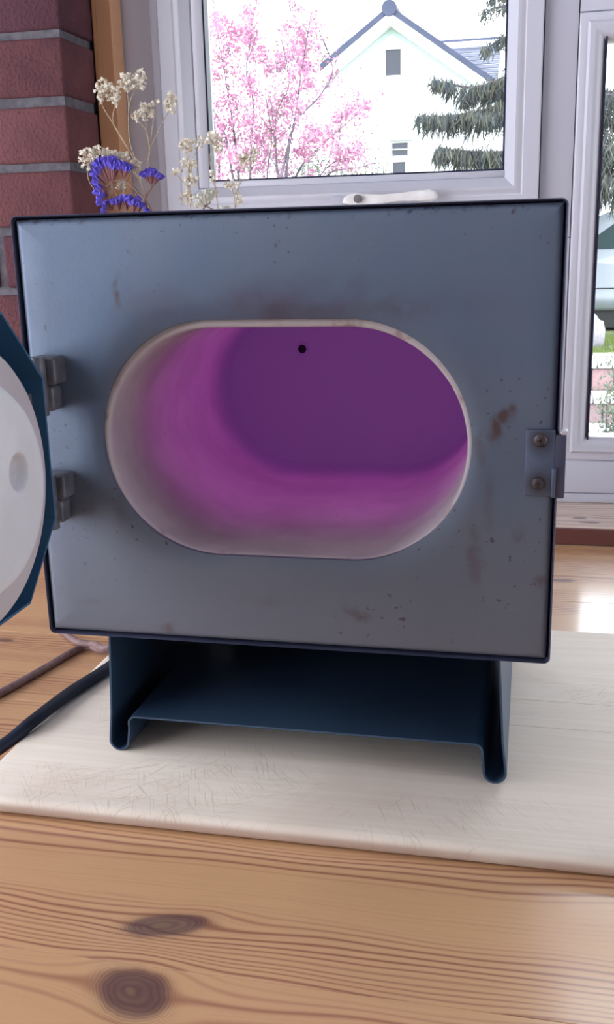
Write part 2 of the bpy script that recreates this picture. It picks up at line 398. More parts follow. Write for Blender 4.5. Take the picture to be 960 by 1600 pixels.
# left wall: a mortar core with single bricks; the pier ends beside the window
BY0, BY1, BXE = .612, .7125, -.238
wl = empty('wall_left'); tag(wl, kind='structure')
pitch = .0755; zoff = -.0125
structure_core = obj('mortar_core', B(RX0+.02, BXE-.0045, BY0+.0045, BY1-.001, -.02, 1.6), M['mortar'], wl)
obj('mortar_core', B(RX0+.02, BXE-.004, BY0+.002, BY1, ZF, -.02), M['mortar'], wl)
brick_meshes = []
def brick_mesh(L, seed):
    rnd = random.Random(seed); bm = B(-L, 0, 0, BY1-BY0, 0, .0655, bev=.0045, seg=3)
    for v in bm.verts:
        n = mnoise.noise_vector(Vector((v.co.x*30+seed*7, v.co.y*30, v.co.z*30)))
        v.co += Vector((n.x*.0016, n.y*.0016, n.z*.0011))
    me = bpy.data.meshes.new('brick'); bm.to_mesh(me); bm.free(); me.materials.append(M['brick'])
    me.polygons.foreach_set('use_smooth', [True]*len(me.polygons)); me.set_sharp_from_angle(angle=math.radians(50)); return me
mb = {(.2155, s): brick_mesh(.2155, s) for s in range(4)}; mb.update({(.103, s): brick_mesh(.103, s+9) for s in range(3)})
z_c1 = aty(0, 162, BY0).z                     # a bed joint seen in the photograph
zb0 = z_c1 - pitch*round((z_c1+.02)/pitch) + .005
for r in range(0, 21):
    z = zb0 + r*pitch; xx = BXE
    if z > 1.55: break
    first = .2155 if r % 2 else .103
    col = 0
    while xx > -1.15:
        L = first if col == 0 else .2155
        me = mb[(L, (r*3+col) % (4 if L > .2 else 3))]
        o = bpy.data.objects.new('brick', me); COL.objects.link(o); o.parent = wl
        o.location = (xx + random.uniform(-.0012, .0012) - (0 if col == 0 else 0), BY0 + random.uniform(-.001, .001), z + random.uniform(-.0008, .0008))
        o.rotation_euler = (0, random.uniform(-.004, .004), 0)
        xx -= L + .010; col += 1
# wooden post between brick and window
structure('trim_1', B(-.236, -.2085, .700, .7345, .0225, 1.6, bev=.002), M['trimwood'])

# ------------------------------------------------------------------ window wall
def ring(bm, x0, x1, z0, z1, prof):           # prof: (inset, y) from outer edge inward; mitred corners
    loft(bm, [[(x0+i, y, z0+i), (x1-i, y, z0+i), (x1-i, y, z1-i), (x0+i, y, z1-i)] for i, y in prof])
    return bm
def winpane(parent, x0, x1, z0, z1, y):
    obj('glass_pane', B(x0, x1, y, y+.004, z0, z1), M['glass'], parent)
    bm = bmesh.new(); g = .0022
    ring(bm, x0, x1, z0, z1, [(0, y+.003), (0, y-.014), (g, y-.014), (g, y+.003)]); obj('gasket', bm, M['gasket'], parent)
win = tag(empty('window_1'), kind='structure')
FR0 = YW
sx0, sx1, sz0, sz1 = -.157, .3262, Z0+.292, 1.16          # the opener
gx0, gx1 = -.1005, .2833; gz0 = Z0+.3425
mx1 = .3672; rb = .3985; TR0 = Z0+.5165
bm = bmesh.new()                              # fixed frame members
box(bm, WX0+.0035, sx0-.013, FR0-.003, FR0+.07, WZ0+.004, WZ1, bev=.0025)
box(bm, sx0-.013, sx0-.0014, FR0-.0075, FR0+.07, WZ0+.004, WZ1, bev=.002)
obj('frame_jamb', bm, M['upvc'], win, 40)
bm = bmesh.new(); box(bm, sx1+.0012, mx1-.0008, FR0-.004, FR0+.07, Z0+.2597, WZ1, bev=.0012); box(bm, sx1+.0012, mx1-.0008, FR0-.0035, FR0+.07, WZ0+.004, Z0+.2590, bev=.0008)
obj('frame_mullion', bm, M['upvc'], win, 40)
obj('frame_transom', B(sx0-.001, sx1+.001, FR0, FR0+.07, Z0+.235, sz0-.0015, bev=.001), M['upvc'], win, 40)
obj('frame_head', B(sx0-.001, sx1+.001, FR0, FR0+.07, sz1+.0015, WZ1, bev=.001), M['upvc'], win, 40)
bm = bmesh.new(); box(bm, WX0+.004, WX1, FR0-.0015, FR0+.07, WZ0+.0005, WZ0+.013, bev=.001)
box(bm, sx0-.001, sx1+.001, FR0-.001, FR0+.07, WZ0+.0135, WZ0+.055, bev=.001); obj('frame_sill_member', bm, M['upvc'], win, 40)
bm = bmesh.new()
for a in ((sx1-.003, sx1+.004, Z0+.23, WZ1), (mx1-.004, mx1+.004, WZ0+.005, WZ1), (sx0-.004, sx0+.003, Z0+.23, WZ1)): box(bm, a[0], a[1], FR0+.004, FR0+.012, a[2], a[3])
for a in ((sx0, sx1, sz0-.006, sz0+.002), (mx1, WX1, Z0-.030, Z0-.020), (mx1, WX1, TR0-.004, TR0+.004), (mx1, WX1, TR0+.062, TR0+.070), (WX0+.004, WX1, WZ0+.008, WZ0+.018), (mx1, WX1, WZ1-.045, WZ1-.034)): box(bm, a[0], a[1], FR0+.004, FR0+.012, a[2], a[3])
obj('weather_seal', bm, M['gasket'], win)
sash = obj('opening_sash', ring(bmesh.new(), sx0, sx1, sz0, sz1,
    [(0, FR0+.03), (0, FR0-.014), (.0015, FR0-.0165), (.020, FR0-.017), (.0215, FR0-.0160), (.0225, FR0-.0160), (.026, FR0-.018), (.030, FR0-.018), (.034, FR0-.013), (.0395, FR0-.008), (.0425, FR0-.004), (.0428, FR0+.03)]), M['upvc2'], win, 35)
# the hinge-side stile is wider: a filler strip between bead and glass on the left
obj('sash_bead', B(sx0+.0425, gx0, FR0-.0075, FR0+.03, sz0+.042, sz1-.042, bev=.002), M['upvc2'], win, 40)
obj('sash_bead', B(gx0-.001, gx1+.001, FR0-.006, FR0+.03, sz0+.042, gz0, bev=.0018), M['upvc2'], win, 40)
winpane(win, gx0, gx1, gz0, sz1-.043, FR0+.012)
winpane(win, sx0+.02, sx1-.015, WZ0+.055, Z0+.236, FR0+.012)
# right hand fixed light
PR = [(0, FR0-.001), (.0008, FR0-.0035), (.003, FR0-.0050), (.010, FR0-.0055), (.013, FR0-.0085), (.019, FR0-.0085), (.026, FR0-.004), (.0308, FR0+.002), (.0312, FR0+.03)]
rz0 = Z0-.0245
bm = bmesh.new(); box(bm, mx1+.0004, WX1, FR0-.003, FR0+.07, WZ0+.014, rz0-.0008, bev=.001); obj('frame_bottom_rail', bm, M['upvc'], win, 40)
obj('glazing_bead', ring(bmesh.new(), mx1, 1.12, rz0, TR0, [(i*.8 if False else i, y) for i, y in PR]), M['upvc2'], win, 35)
winpane(win, rb, 1.12-.031, rz0+.0255, TR0-.0235, FR0+.012)
obj('frame_transom', B(mx1+.0004, 1.35, FR0-.004, FR0+.07, TR0+.0005, TR0+.066, bev=.001), M['upvc'], win, 40)
obj('glazing_bead', ring(bmesh.new(), mx1, 1.12, TR0+.0665, WZ1-.04, PR), M['upvc2'], win, 35)
winpane(win, rb, 1.12-.031, TR0+.0665+.031, WZ1-.071, FR0+.012)
obj('frame_head', B(mx1, 1.35, FR0, FR0+.07, WZ1-.0395, WZ1, bev=.001), M['upvc'], win, 40)
obj('frame_jamb', B(1.1205, 1.35, FR0, FR0+.07, WZ0+.004, WZ1, bev=.001), M['upvc'], win, 40)
# lever handle on the bottom rail of the opener
wh = empty('window_handle'); wh.parent = win
hy = FR0-.018
def hp(px, py): p = aty(px, py, hy-.012); return (p.x, p.z)
lever = [hp(*q) for q in ((537, 318), (540, 309), (547, 304), (556, 302.5), (570, 304), (600, 304.5), (630, 302), (655, 298), (672, 296.5), (681, 299), (685, 306), (682, 312), (673, 315.5), (650, 314), (625, 314.5), (600, 318), (575, 320), (555, 322))]
obj('lever', prism(bmesh.new(), lever, hy-.024, hy-.010, bev=.003), M['handle'], wh, 50)
bp = [hp(*q) for q in ((513, 309), (518, 306.5), (540, 306), (540, 322), (513, 322))]
obj('back_plate', prism(bmesh.new(), bp, hy-.0045, hy, bev=.0008), M['upvc'], wh, 50)
c = aty(561, 311, hy-.018); bm = cyl(bmesh.new(), (c.x, hy-.028, c.z), (0, 1, 0), .0052, .02, 20)
obj('pivot_cap', bm, M['steel'], wh, 40)
obj('lever_boss', cyl(bmesh.new(), (c.x, hy-.009, c.z-.004), (0, 1, 0), .010, .009, 20), M['handle'], wh, 40)
# wooden window sill
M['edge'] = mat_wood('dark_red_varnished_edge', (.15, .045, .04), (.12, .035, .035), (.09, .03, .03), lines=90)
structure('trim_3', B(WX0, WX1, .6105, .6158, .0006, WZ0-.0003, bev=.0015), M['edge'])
structure('trim_2', B(WX0, WX1, .6160, .80, .0006, WZ0, bev=.0015), M['sill'])
# unseen window added in the right wall to light the kiln door and room
w2 = tag(empty('added_window'), kind='structure'); bm = bmesh.new()
for a in ((-.65, -.59, -.15, 1.05), (.49, .55, -.15, 1.05), (-.65, .55, -.15, -.09), (-.65, .55, .99, 1.05)): box(bm, RX1+.01, RX1+.06, *a, bev=.004)
obj('window_frame', bm, M['upvc'], w2); obj('glass_pane', B(RX1+.03, RX1+.034, -.59, .49, -.09, .99), M['glass'], w2)

# ------------------------------------------------------------------ table
tb = thing('dining_table', 'varnished orange pine plank table with dark knots, under the pale board', 'table', (0, 0, 0))
ys = [-.52, -.345, -.1843, -.043, .0985, .2405, .407, .6115]
for a, b in zip(ys[:-1], ys[1:]):
    obj('plank', B(-.85, 1.25, a+.00012, b-.00012, -.028, 0, bev=.0003, seg=1), M['pine'], tb)
bm = bmesh.new()
box(bm, -.78, 1.18, -.45, -.43, -.12, -.0285); box(bm, -.78, 1.18, .53, .55, -.12, -.0285); obj('apron', bm, M['pine'], tb)
for lx in (-.80, 1.13):
    for ly in (-.47, .50): obj('leg', B(lx, lx+.07, ly, ly+.07, ZF, -.0285, bev=.004), M['pine'], tb)

# ------------------------------------------------------------------ chopping board
BT = .0125
cb = thing('chopping_board', 'pale scratched wooden chopping board lying under the kiln', 'board')
def rrect(x0, x1, y0, y1, r, n=6):
    out = []
    for cx, cy, a0 in ((x1-r, y1-r, 0), (x0+r, y1-r, 90), (x0+r, y0+r, 180), (x1-r, y0+r, 270)):
        for k in range(n+1):
            a = math.radians(a0+90*k/n); out.append((cx+r*math.cos(a), cy+r*math.sin(a)))
    return out
bx0, bx1, by0, by1 = -.0405, .50, -.0665, .2965
# glued strips: the joints show as two fine cracks right of the kiln
e = .0045
def strip(y0, y1, first, last):
    bm = bmesh.new(); r = .022; loops = []
    def outline(ins, z):
        pts = []
        x0, x1 = bx0+ins, bx1-ins
        def yy(y, side): return y+ins if (side < 0 and first) else (y-ins if (side > 0 and last) else y)
        a, b = yy(y0, -1), yy(y1, 1); rr = max(r-ins, .002)
        def arc(cx, cy, a0):
            return [(cx+rr*math.cos(math.radians(a0+15*k)), cy+rr*math.sin(math.radians(a0+15*k)), z) for k in range(7)]
        pts += arc(x1-rr, b-rr, 0) if last else [(x1, b, z)]
        pts += arc(x0+rr, b-rr, 90) if last else [(x0, b, z)]
        pts += arc(x0+rr, a+rr, 180) if first else [(x0, a, z)]
        pts += arc(x1-rr, a+rr, 270) if first else [(x1, a, z)]
        return pts
    for ins, z in ((.0038, .0004), (.0010, .0022), (0, .0045), (0, .0080), (.0008, .0102), (.0025, .0118), (.0050, BT)): loops.append(outline(ins, z))
    loft(bm, loops, cap0=True, cap1=True); return bm
for y0, y1, f_, l_ in ((by0, .0953, True, False), (.0957, .1405, False, False), (.1408, by1, False, True)):
    obj('board_strip', strip(y0, y1, f_, l_), M['board'], cb, 40)

# ------------------------------------------------------------------ kiln
KW, KH, KD = .3400, .2795, .33
kn = thing('enamelling_kiln', 'small blue grey metal kiln with an oval glowing purple opening', 'kiln', (0, 0, 0))
ZB, ZT = Z0, Z0+KH
# outer case: an open tray-like sleeve, slightly rounded corners
def rr_xz(x0, x1, z0, z1, r, y, n=5): return [(a, y, b) for a, b in rrect(x0, x1, z0, z1, r, n)]
bm = bmesh.new(); t = .0009
loft(bm, [rr_xz(t*2.2, KW-t*2.2, ZB+t*2.2, ZT-t*2.2, .002, .012), rr_xz(t, KW-t, ZB+t, ZT-t, .003, .0008), rr_xz(t*.6, KW-t*.6, ZB+t*.6, ZT-t*.6, .0036, .0000), rr_xz(0, KW, ZB, ZT, .004, .0008), rr_xz(0, KW, ZB, ZT, .004, KD-.001), rr_xz(.002, KW-.002, ZB+.002, ZT-.002, .003, KD)], cap1=True)
obj('outer_case', bm, M['case'], kn, 40)
# face plate with rolled edge and a stadium-shaped cut-out
OC = (.1700, Z0+.1382); OA, OR = .0430, .0760
def stad(th, a, r, c):
    dx, dz = math.cos(th), math.sin(th)
    # ray from centre to stadium
    if abs(dz) > 1e-9 and abs(dx)*(r/abs(dz)) <= a: k = r/abs(dz)
    else:
        s = abs(dx); kk = a*s; k = kk + math.sqrt(max(kk*kk - (a*a - r*r), 0))
    return (c[0]+dx*k, c[1]+dz*k)
IN = .0023
fx0, fx1, fz0, fz1 = IN, KW-IN, ZB+IN, ZT-IN
ths = set()
N = 144
base_pts = []
per = 2*math.pi*OR + 4*OA
for i in range(N):                            # even arclength round the stadium
    s = per*i/N
    q = math.pi*OR/2
    if s < q: a_ = s/OR; p = (OA+OR*math.cos(a_), OR*math.sin(a_))
    elif s < q+2*OA: p = (OA-(s-q), OR)
    elif s < q+2*OA+math.pi*OR: a_ = math.pi/2+(s-q-2*OA)/OR; p = (-OA+OR*math.cos(a_), OR*math.sin(a_))
    elif s < 3*q+4*OA: p = (-OA+(s-3*q-2*OA), -OR)
    else: a_ = 1.5*math.pi+(s-3*q-4*OA)/OR; p = (OA+OR*math.cos(a_), OR*math.sin(a_))
    ths.add(round(math.atan2(p[1], p[0]) % (2*math.pi), 6))
for X in (fx0, fx1):
    for Z in (fz0, fz1): ths.add(round(math.atan2(Z-OC[1], X-OC[0]) % (2*math.pi), 6))
ths = sorted(ths)
def rect_hit(th, ins):
    dx, dz = math.cos(th), math.sin(th); ks = []
    if dx > 1e-9: ks.append((fx1-OC[0])/dx)
    if dx < -1e-9: ks.append((fx0-OC[0])/dx)
    if dz > 1e-9: ks.append((fz1-OC[1])/dz)
    if dz < -1e-9: ks.append((fz0-OC[1])/dz)
    k = min(ks); x, z = OC[0]+dx*k, OC[1]+dz*k
    return (min(max(x, fx0+ins), fx1-ins), min(max(z, fz0+ins), fz1-ins))
FY = .0010
bm = bmesh.new(); loops = []
H = [stad(th, OA, OR, OC) for th in ths]
loops.append([(x, FY+.0035, z) for x, z in H]); loops.append([(x, FY+.0004, z) for x, z in H])
H2 = [stad(th, OA, OR+.0006, OC) for th in ths]; loops.append([(x, FY, z) for x, z in H2])
RI = [rect_hit(th, .0045) for th in ths]
for k in range(1, 5):
    u = k/5; loops.append([(a[0]*(1-u)+b[0]*u, FY, a[1]*(1-u)+b[1]*u) for a, b in zip(H2, RI)])
loops.append([(x, FY, z) for x, z in RI])
for k in range(1, 6):
    a_ = math.pi/2*k/5; ins = 0.0045*(1-math.sin(a_)); yy = FY+0.0045*(1-math.cos(a_))
    loops.append([(rect_hit(th, ins)[0], yy, rect_hit(th, ins)[1]) for th in ths])
loops.append([(rect_hit(th, 0)[0], FY+.012, rect_hit(th, 0)[1]) for th in ths])
loft(bm, loops)
obj('face_plate', bm, M['face'], kn, 45)
# ceramic muffle
MC = (OC[0], Z0+.1358); MR = .0732
def stl(a, r, y, c=MC, n=120):
    return [(stad(2*math.pi*i/n, a, r, c)[0], y, stad(2*math.pi*i/n, a, r, c)[1]) for i in range(n)]
DEP = .262
L = [stl(OA, .0790, .0050, OC), stl(OA, .0752, .0046, (OC[0], MC[1]+.0012)), stl(OA, .0742, .0050), stl(OA, MR+.0003, .0062), stl(OA, MR, .0085)]
for k in range(1, 15): L.append(stl(OA, MR-.0010*k/14, .0085+(DEP-.03-.0085)*k/14))
r1 = MR-.0010; fr = .030
for k in range(1, 9):
    a_ = math.pi/2*k/8; L.append(stl(OA, r1-fr*.20*(1-math.cos(a_)), DEP-fr+fr*math.sin(a_)))
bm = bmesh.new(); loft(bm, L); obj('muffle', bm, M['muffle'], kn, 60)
bm = bmesh.new(); th_ = aty(473, 545, DEP)
rs = loft(bm, [stl(OA, r1-fr*.20+.0003, DEP-.0002), stl(OA*.8, (r1-fr*.20)*.7, DEP), stl(OA*.5, (r1-fr*.20)*.35, DEP), stl(OA*.1, .004, DEP)], cap1=True)
bk = obj('back_wall', bm, M['back'], kn, 60)
bm = bmesh.new()
n = 20; c = th_
loops = [[(c.x+r*math.cos(2*math.pi*k/n), y, c.z+r*math.sin(2*math.pi*k/n)) for k in range(n)] for r, y in ((.0062, DEP-.0003), (.0050, DEP-.0022), (.0042, DEP-.0024), (.0036, DEP-.0012))]
loft(bm, loops); obj('sensor_collar', bm, M['back'], kn, 50)
obj('sensor_hole', cyl(bmesh.new(), (c.x, DEP-.0014, c.z), (0, 1, 0), .0037, .001, 16), M['hole'], kn)
# latch plate on the right with two cross-head screws
lt = obj('latch_plate', B(.3205, .3378, -.0016, FY+.0008, Z0+.1088, Z0+.1490, bev=.0009), M['latch'], kn, 40)
bm = bmesh.new()
box(bm, .3372, .3442, -.0010, .0055, Z0+.1075, Z0+.1462, bev=.0010); obj('latch_tab', bm, M['case'], lt, 40)
obj('latch_tip', B(.3405, .3450, -.0030, .0050, Z0+.1462, Z0+.1488, bev=.0010), M['upvc'], lt, 40)
obj('latch_hook', B(.3362, .3388, -.0040, .0000, Z0+.1085, Z0+.1265, bev=.0008), M['latch'], lt, 40)
for px, py, rad in ((845, 688, .0042), (841, 755.5, .0039)):
    c = aty(px, py, -.0016)
    bm = bmesh.new(); n = 24
    loft(bm, [[(c.x+r*math.cos(2*math.pi*k/n), y, c.z+r*math.sin(2*math.pi*k/n)) for k in range(n)] for r, y in ((rad, -.0014), (rad*.98, -.0022), (rad*.85, -.0029), (rad*.5, -.0034), (rad*.08, -.0035))], cap1=True)
    sc = obj('screw', bm, M['rust'], lt, 50)
    bm = bmesh.new(); a_ = .2
    for rot in (a_, a_+math.pi/2):
        dx, dz = math.cos(rot), math.sin(rot); l_, w_ = rad*.52, rad*.13
        pts = [(c.x+dx*l_*i-dz*w_*j, c.z+dz*l_*i+dx*w_*j) for i, j in ((-1, -1), (1, -1), (1, 1), (-1, 1))]
        prism(bm, pts, -.00365, -.0026)
    obj('cross_recess', bm, M['rustdark'], sc)
# hinges on the left edge
PX, PY = .0125, -.0245
for z0, z1, z2, x0, x1 in ((Z0+.158, Z0+.1755, Z0+.193, .010, .0290), (Z0+.0835, Z0+.1005, Z0+.117, .008, .0285)):
    h = obj('hinge', B(x0, x1, -.0150, FY+.001, z1, z2, bev=.0022, seg=3), M['hinge'], kn, 40)
    obj('hinge_knuckle', B(x0+.006, x1-.004, -.0125, FY+.001, z0, z1-.0008, bev=.003, seg=3), M['hinge'], h, 40)
    obj('hinge_pin', cyl(bmesh.new(), (PX+.0075, -.0200, z0-.001), (0, 0, 1), .0050, z2-z0+.002, 16), M['hinge'], h, 40)
    obj('hinge_strap', B(.0125, .0220, -.060, -.0185, z0+.001, z1-.002, bev=.001), M['hinge'], h, 40)
# folded sheet base: outer walls, rolled feet and shelf in one bent sheet
prof = []
def arcp(cx, cz, r, a0, a1, n=6): return [(cx+r*math.cos(math.radians(a0+(a1-a0)*k/n)), cz+r*math.sin(math.radians(a0+(a1-a0)*k/n))) for k in range(n+1)]
fz = BT
prof += [(.0400, Z0-.0008), (.0366, fz+.030)] + arcp(.0420, fz+.0078, .0078, 180, 270)[0:] + arcp(.0415, fz+.0078, .0078, 270, 352) + [(.0508, fz+.018)] + arcp(.0552, fz+.0222, .0045, 175, 90) 
right = [(.3092, Z0-.0008), (.3130, fz+.030)] + arcp(.3078, fz+.0078, .0078, 0, -90) + arcp(.3075, fz+.0078, .0078, -90, -172) + [(.2990, fz+.018)] + arcp(.2940, fz+.0222, .0045, 5, 90)
prof += right[::-1]
th_s = .0014
def offset_poly(P, d):
    out = []
    for i, p in enumerate(P):
        a = Vector(P[max(i-1, 0)]); b = Vector(P[min(i+1, len(P)-1)]); t_ = (b-a).normalized(); out.append((p[0]-t_.y*d, p[1]+t_.x*d))
    return out
inner = offset_poly(prof, th_s)
full = prof + inner[::-1]
bm = bmesh.new(); y0_, y1_ = .0090, .245
ra = [bm.verts.new((x, y0_, z)) for x, z in full]; rb_ = [bm.verts.new((x, y1_, z)) for x, z in full]; n = len(full); m_ = len(prof)
for k in range(n): bm.faces.new((ra[k], ra[(k+1) % n], rb_[(k+1) % n], rb_[k]))
for rr_ in (ra, rb_):
    for k in range(m_-1): bm.faces.new((rr_[k], rr_[k+1], rr_[n-2-k], rr_[n-1-k]))
obj('base_stand', bm, M['base'], kn, 40)

obj('base_light_block', B(.0420, .3075, .2455, .2470, BT+.012, Z0-.001), M['base'], kn)  # panel added to keep light out of the back of the base
# door, swung open 90 degrees on the left
dr = tag(empty('kiln_door'), None); dr.parent = kn
del dr
DZ = Z0+.1382
dy0, dy1 = -.033, -.341                       # plate spans along -y
def octa(off, x):
    a, hz, ch = 0, .0872-off, .0425
    k = off*.4142
    return [(x, dy0-off, DZ+.0447-k), (x, dy0-ch+.0-k*0-off*.0, DZ+hz), (x, dy1+ch, DZ+hz), (x, dy1+off, DZ+.0447-k), (x, dy1+off, DZ-.0447+k), (x, dy1+ch, DZ-hz), (x, dy0-ch, DZ-hz), (x, dy0-off, DZ-.0447+k)]
XF, XBk = .0300, .0090
for o in [o for o in bpy.data.objects if o.name == 'kiln_door']: bpy.data.objects.remove(o)
bm = bmesh.new(); loft(bm, [octa(.0016, XBk+.0016), octa(.0016, XF), octa(0, XF), octa(0, XBk)], cap0=True, cap1=True)
door = obj('door', bm, M['doorp'], kn, 25)
# ceramic plug with raised inner oval and a round dimple
PA, PR_ = .0430, .0770; pyc = (-.068-.2380/2-.0010)
pyc = -.0665-PR_-PA
def pst(a, r, x, n=120):
    out = []
    for i in range(n):
        q = stad(2*math.pi*i/n, a, r, (pyc, DZ)); out.append((x, q[0], q[1]))
    return out
L = [pst(PA, PR_, XBk+.002), pst(PA, PR_, .0400), pst(PA, PR_-.0007, .0428), pst(PA, PR_-.003, .0448), pst(PA, PR_-.008, .0456), pst(PA, PR_-.015, .0464), pst(PA, PR_-.0195, .0482), pst(PA, PR_-.0225, .0520), pst(PA, PR_-.0250, .0548), pst(PA, PR_-.0290, .0562)]
for k in range(1, 26): L.append(pst(PA*(1-k/26*.97), (PR_-.029)*(1-k/26*.96), .0562+.0008*k/26, 120))
bm = bmesh.new(); loft(bm, L, cap1=True)
hc = CAM + ray(31, 738)*((.0562-CAM.x)/ray(31, 738).x)
bmesh.ops.subdivide_edges(bm, edges=[e_ for e_ in bm.edges if (e_.verts[0].co-hc).length < .022], cuts=3, use_grid_fill=True)
for v in bm.verts:
    if v.co.x > .05:
        d = math.hypot((v.co.y-hc.y)*1.0, v.co.z-hc.z)/.0105
        if d < 1.25: v.co.x -= .0085*(1/(1+math.exp((d-.86)*16)))
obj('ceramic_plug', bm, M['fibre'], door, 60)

# ------------------------------------------------------------------ cables
P = lambda px, py, z: atz(px, py, z)
r_ = .0034
pts = [P(-160, 1165, r_), P(0, 1083, r_), P(70, 1044, r_), P(118, 1016, r_), P(140, 1010, r_+.002), P(175, 1012, BT+r_+.001)]
q = pts[-1]; pts += [Vector((-.005, .245, .0275)), Vector((.02, .31, .006)), Vector((.0, .35, r_)), Vector((-.08, .30, r_)), P(99, 978, r_), P(108, 994, r_+.001), P(124, 1004, r_*2+.002), P(148, 1007, r_*2+.004), P(176, 1009, BT+r_*3+.002)]
pts += [Vector((-.005, .240, .0355)), Vector((.05, .275, .024)), Vector((.09, .36, r_))]
tag(obj('electric_flex', tube(bmesh.new(), spline(pts, 10), r_, 10), M['cord'], None, 60), 'thin mauve brown cord looping on the table behind the kiln at left', 'cord')
r2 = .0050
pts = [Vector((-.10, -.16, r2)), Vector((-.075, -.06, r2)), P(0, 1168, r2+.006), P(50, 1128, BT+r2+.0005), P(110, 1082, BT+r2), P(170, 1043, BT+r2), Vector((-.005, .235, BT+r2)), Vector((.03, .30, .014)), Vector((.05, .37, r2))]
tag(obj('electric_flex', tube(bmesh.new(), spline(pts, 10), r2, 12), M['cable'], None, 60), 'thick navy rubber cable crossing the left edge of the chopping board', 'cable')

# ------------------------------------------------------------------ dried flowers in a vase behind the kiln
FYD = .475
vs = thing('vase', 'white vase standing behind the kiln holding the dried flowers', 'vase', (-.035, FYD, 0))
obj('vase_body', lathe(bmesh.new(), [(.001, .001), (.026, .001), (.030, .006), (.036, .05), (.034, .10), (.022, .16), (.020, .20), (.023, .215), (.0215, .2155), (.018, .20), (.020, .16), (.031, .10), (.032, .05), (.001, .012)]), M['vase'], vs, 50)
VT = Vector((-.035, FYD, .212))
def vp_(px, py, dy=0): return aty(px, py, FYD+dy)
def to_vase(p, k):
    """stem continuation from a visible point down into the vase mouth"""
    a = random.uniform(0, 6.28); mth = VT + Vector((math.cos(a)*.010, math.sin(a)*.010, 0)); bot = Vector((-.035+math.cos(a+2)*.012, FYD+math.sin(a+2)*.012, .03))
    return [p.lerp(mth, .5) + Vector((0, 0, .012)), mth, bot]
def floret(bm, c, r):
    d = Vector((random.gauss(0, 1), random.gauss(0, 1), random.gauss(.5, 1))).normalized(); a = d.orthogonal().normalized(); b = d.cross(a); n = 6
    rot = random.random()*6
    lo = bm.verts.new(c - d*r*.8); hi = bm.verts.new(c + d*r*.25)
    rg = []
    for k in range(n*2):
        an = rot+math.pi*k/n; q = r*(1.0 if k % 2 else .62)*random.uniform(.85, 1.1)
        rg.append(bm.verts.new(c + (a*math.cos(an)+b*math.sin(an))*q + d*r*(.35 if k % 2 else .0)))
    for k in range(n*2):
        bm.faces.new((lo, rg[(k+1) % (2*n)], rg[k])); bm.faces.new((hi, rg[k], rg[(k+1) % (2*n)]))
def gyp_sprig(label, root_px, heads, dy=0):
    """heads: list of (px, py, rx, ry, count, path of stem pixels)"""
    t = thing('dried_gypsophila_sprig', label, 'dried flower', (-.035, FYD, .03), 'dried gypsophila sprigs'); org = Vector((-.035, FYD, .03))
    root = vp_(*root_px, dy); bm = bmesh.new()
    tube(bm, [q-org for q in spline([root] + to_vase(root, 0), 5)], .00055, 5)
    for px, py, rx, ry, cnt, path in heads:
        pl = [root] + [vp_(a, b, dy+random.uniform(-.004, .004)) for a, b in path] + [vp_(px, py+ry*.5, dy)]
        tube(bm, [q-org for q in spline(pl, 4)], .00040, 5)
        cb_ = bmesh.new()
        for i in range(int(cnt*1.4)):
            while True:
                u, v_ = random.uniform(-1, 1), random.uniform(-1, 1)
                if u*u+v_*v_ < 1: break
            q = vp_(px+u*rx, py+v_*ry, dy+random.uniform(-.008, .008))-org
            floret(cb_, q, random.uniform(.0019, .0031))
            if i % 3 == 0: tube(bm, [q, (pl[-1]-org)], .00022, 3)
        h = obj('blossom_head', cb_, M['gyp'], t); h['kind'] = 'stuff'
    obj('stem', bm, M['stem'], t)
    return t
gyp_sprig('tall cream dried sprig with four heads in front of the wooden post', (222, 292),
          [(163, 142, 15, 20, 46, [(210, 250), (178, 195), (160, 165)]), (181, 150, 8, 16, 22, [(210, 250), (178, 195), (180, 165)]),
           (198, 128, 13, 14, 40, [(212, 252), (202, 215), (201, 165)]), (219, 124, 10, 17, 30, [(212, 252), (202, 215), (203, 160)])])
gyp_sprig('upper right cream dried sprig with two heads before the window frame', (228, 322),
          [(228, 174, 12, 15, 26, [(231, 262), (234, 235), (229, 205)]), (214, 183, 8, 8, 10, [(231, 262), (234, 235), (229, 205)]), (243, 160, 5, 4, 5, [(231, 262), (234, 235), (240, 185)]),
           (267, 160, 10, 17, 30, [(231, 262), (234, 235), (247, 206), (258, 185)])], .008)
gyp_sprig('low wide cloud of cream dried blossoms against the brick corner', (197, 332),
          [(137, 248, 14, 18, 44, [(165, 312), (140, 285)]), (152, 238, 12, 10, 26, [(168, 312), (150, 275)]), (170, 240, 12, 8, 24, [(180, 300), (172, 270)]), (190, 244, 14, 8, 22, [(190, 300), (190, 270)]),
           (208, 258, 14, 9, 28, [(196, 300), (200, 280)]), (217, 270, 8, 8, 14, [(200, 305), (212, 285)]), (188, 290, 8, 8, 14, [(192, 315)])], .012)
gyp_sprig('upright feathery cream sprig just left of the window glass', (298, 330),
          [(292, 228, 12, 12, 26, [(296, 290), (293, 250)]), (311, 222, 8, 9, 12, [(296, 290), (302, 250)]), (296, 254, 14, 10, 24, [(297, 290)]), (275, 268, 10, 5, 8, [(297, 300)]),
           (297, 280, 12, 12, 22, [(297, 300)]), (294, 308, 12, 10, 18, [(297, 318)])], .004)
gyp_sprig('cream dried sprig overlapping the lower left corner of the glass', (341, 328),
          [(333, 218, 11, 13, 30, [(336, 290), (328, 250)]), (341, 228, 8, 12, 14, [(337, 290), (338, 250)]), (331, 275, 5, 8, 8, [(338, 300)])], .0)
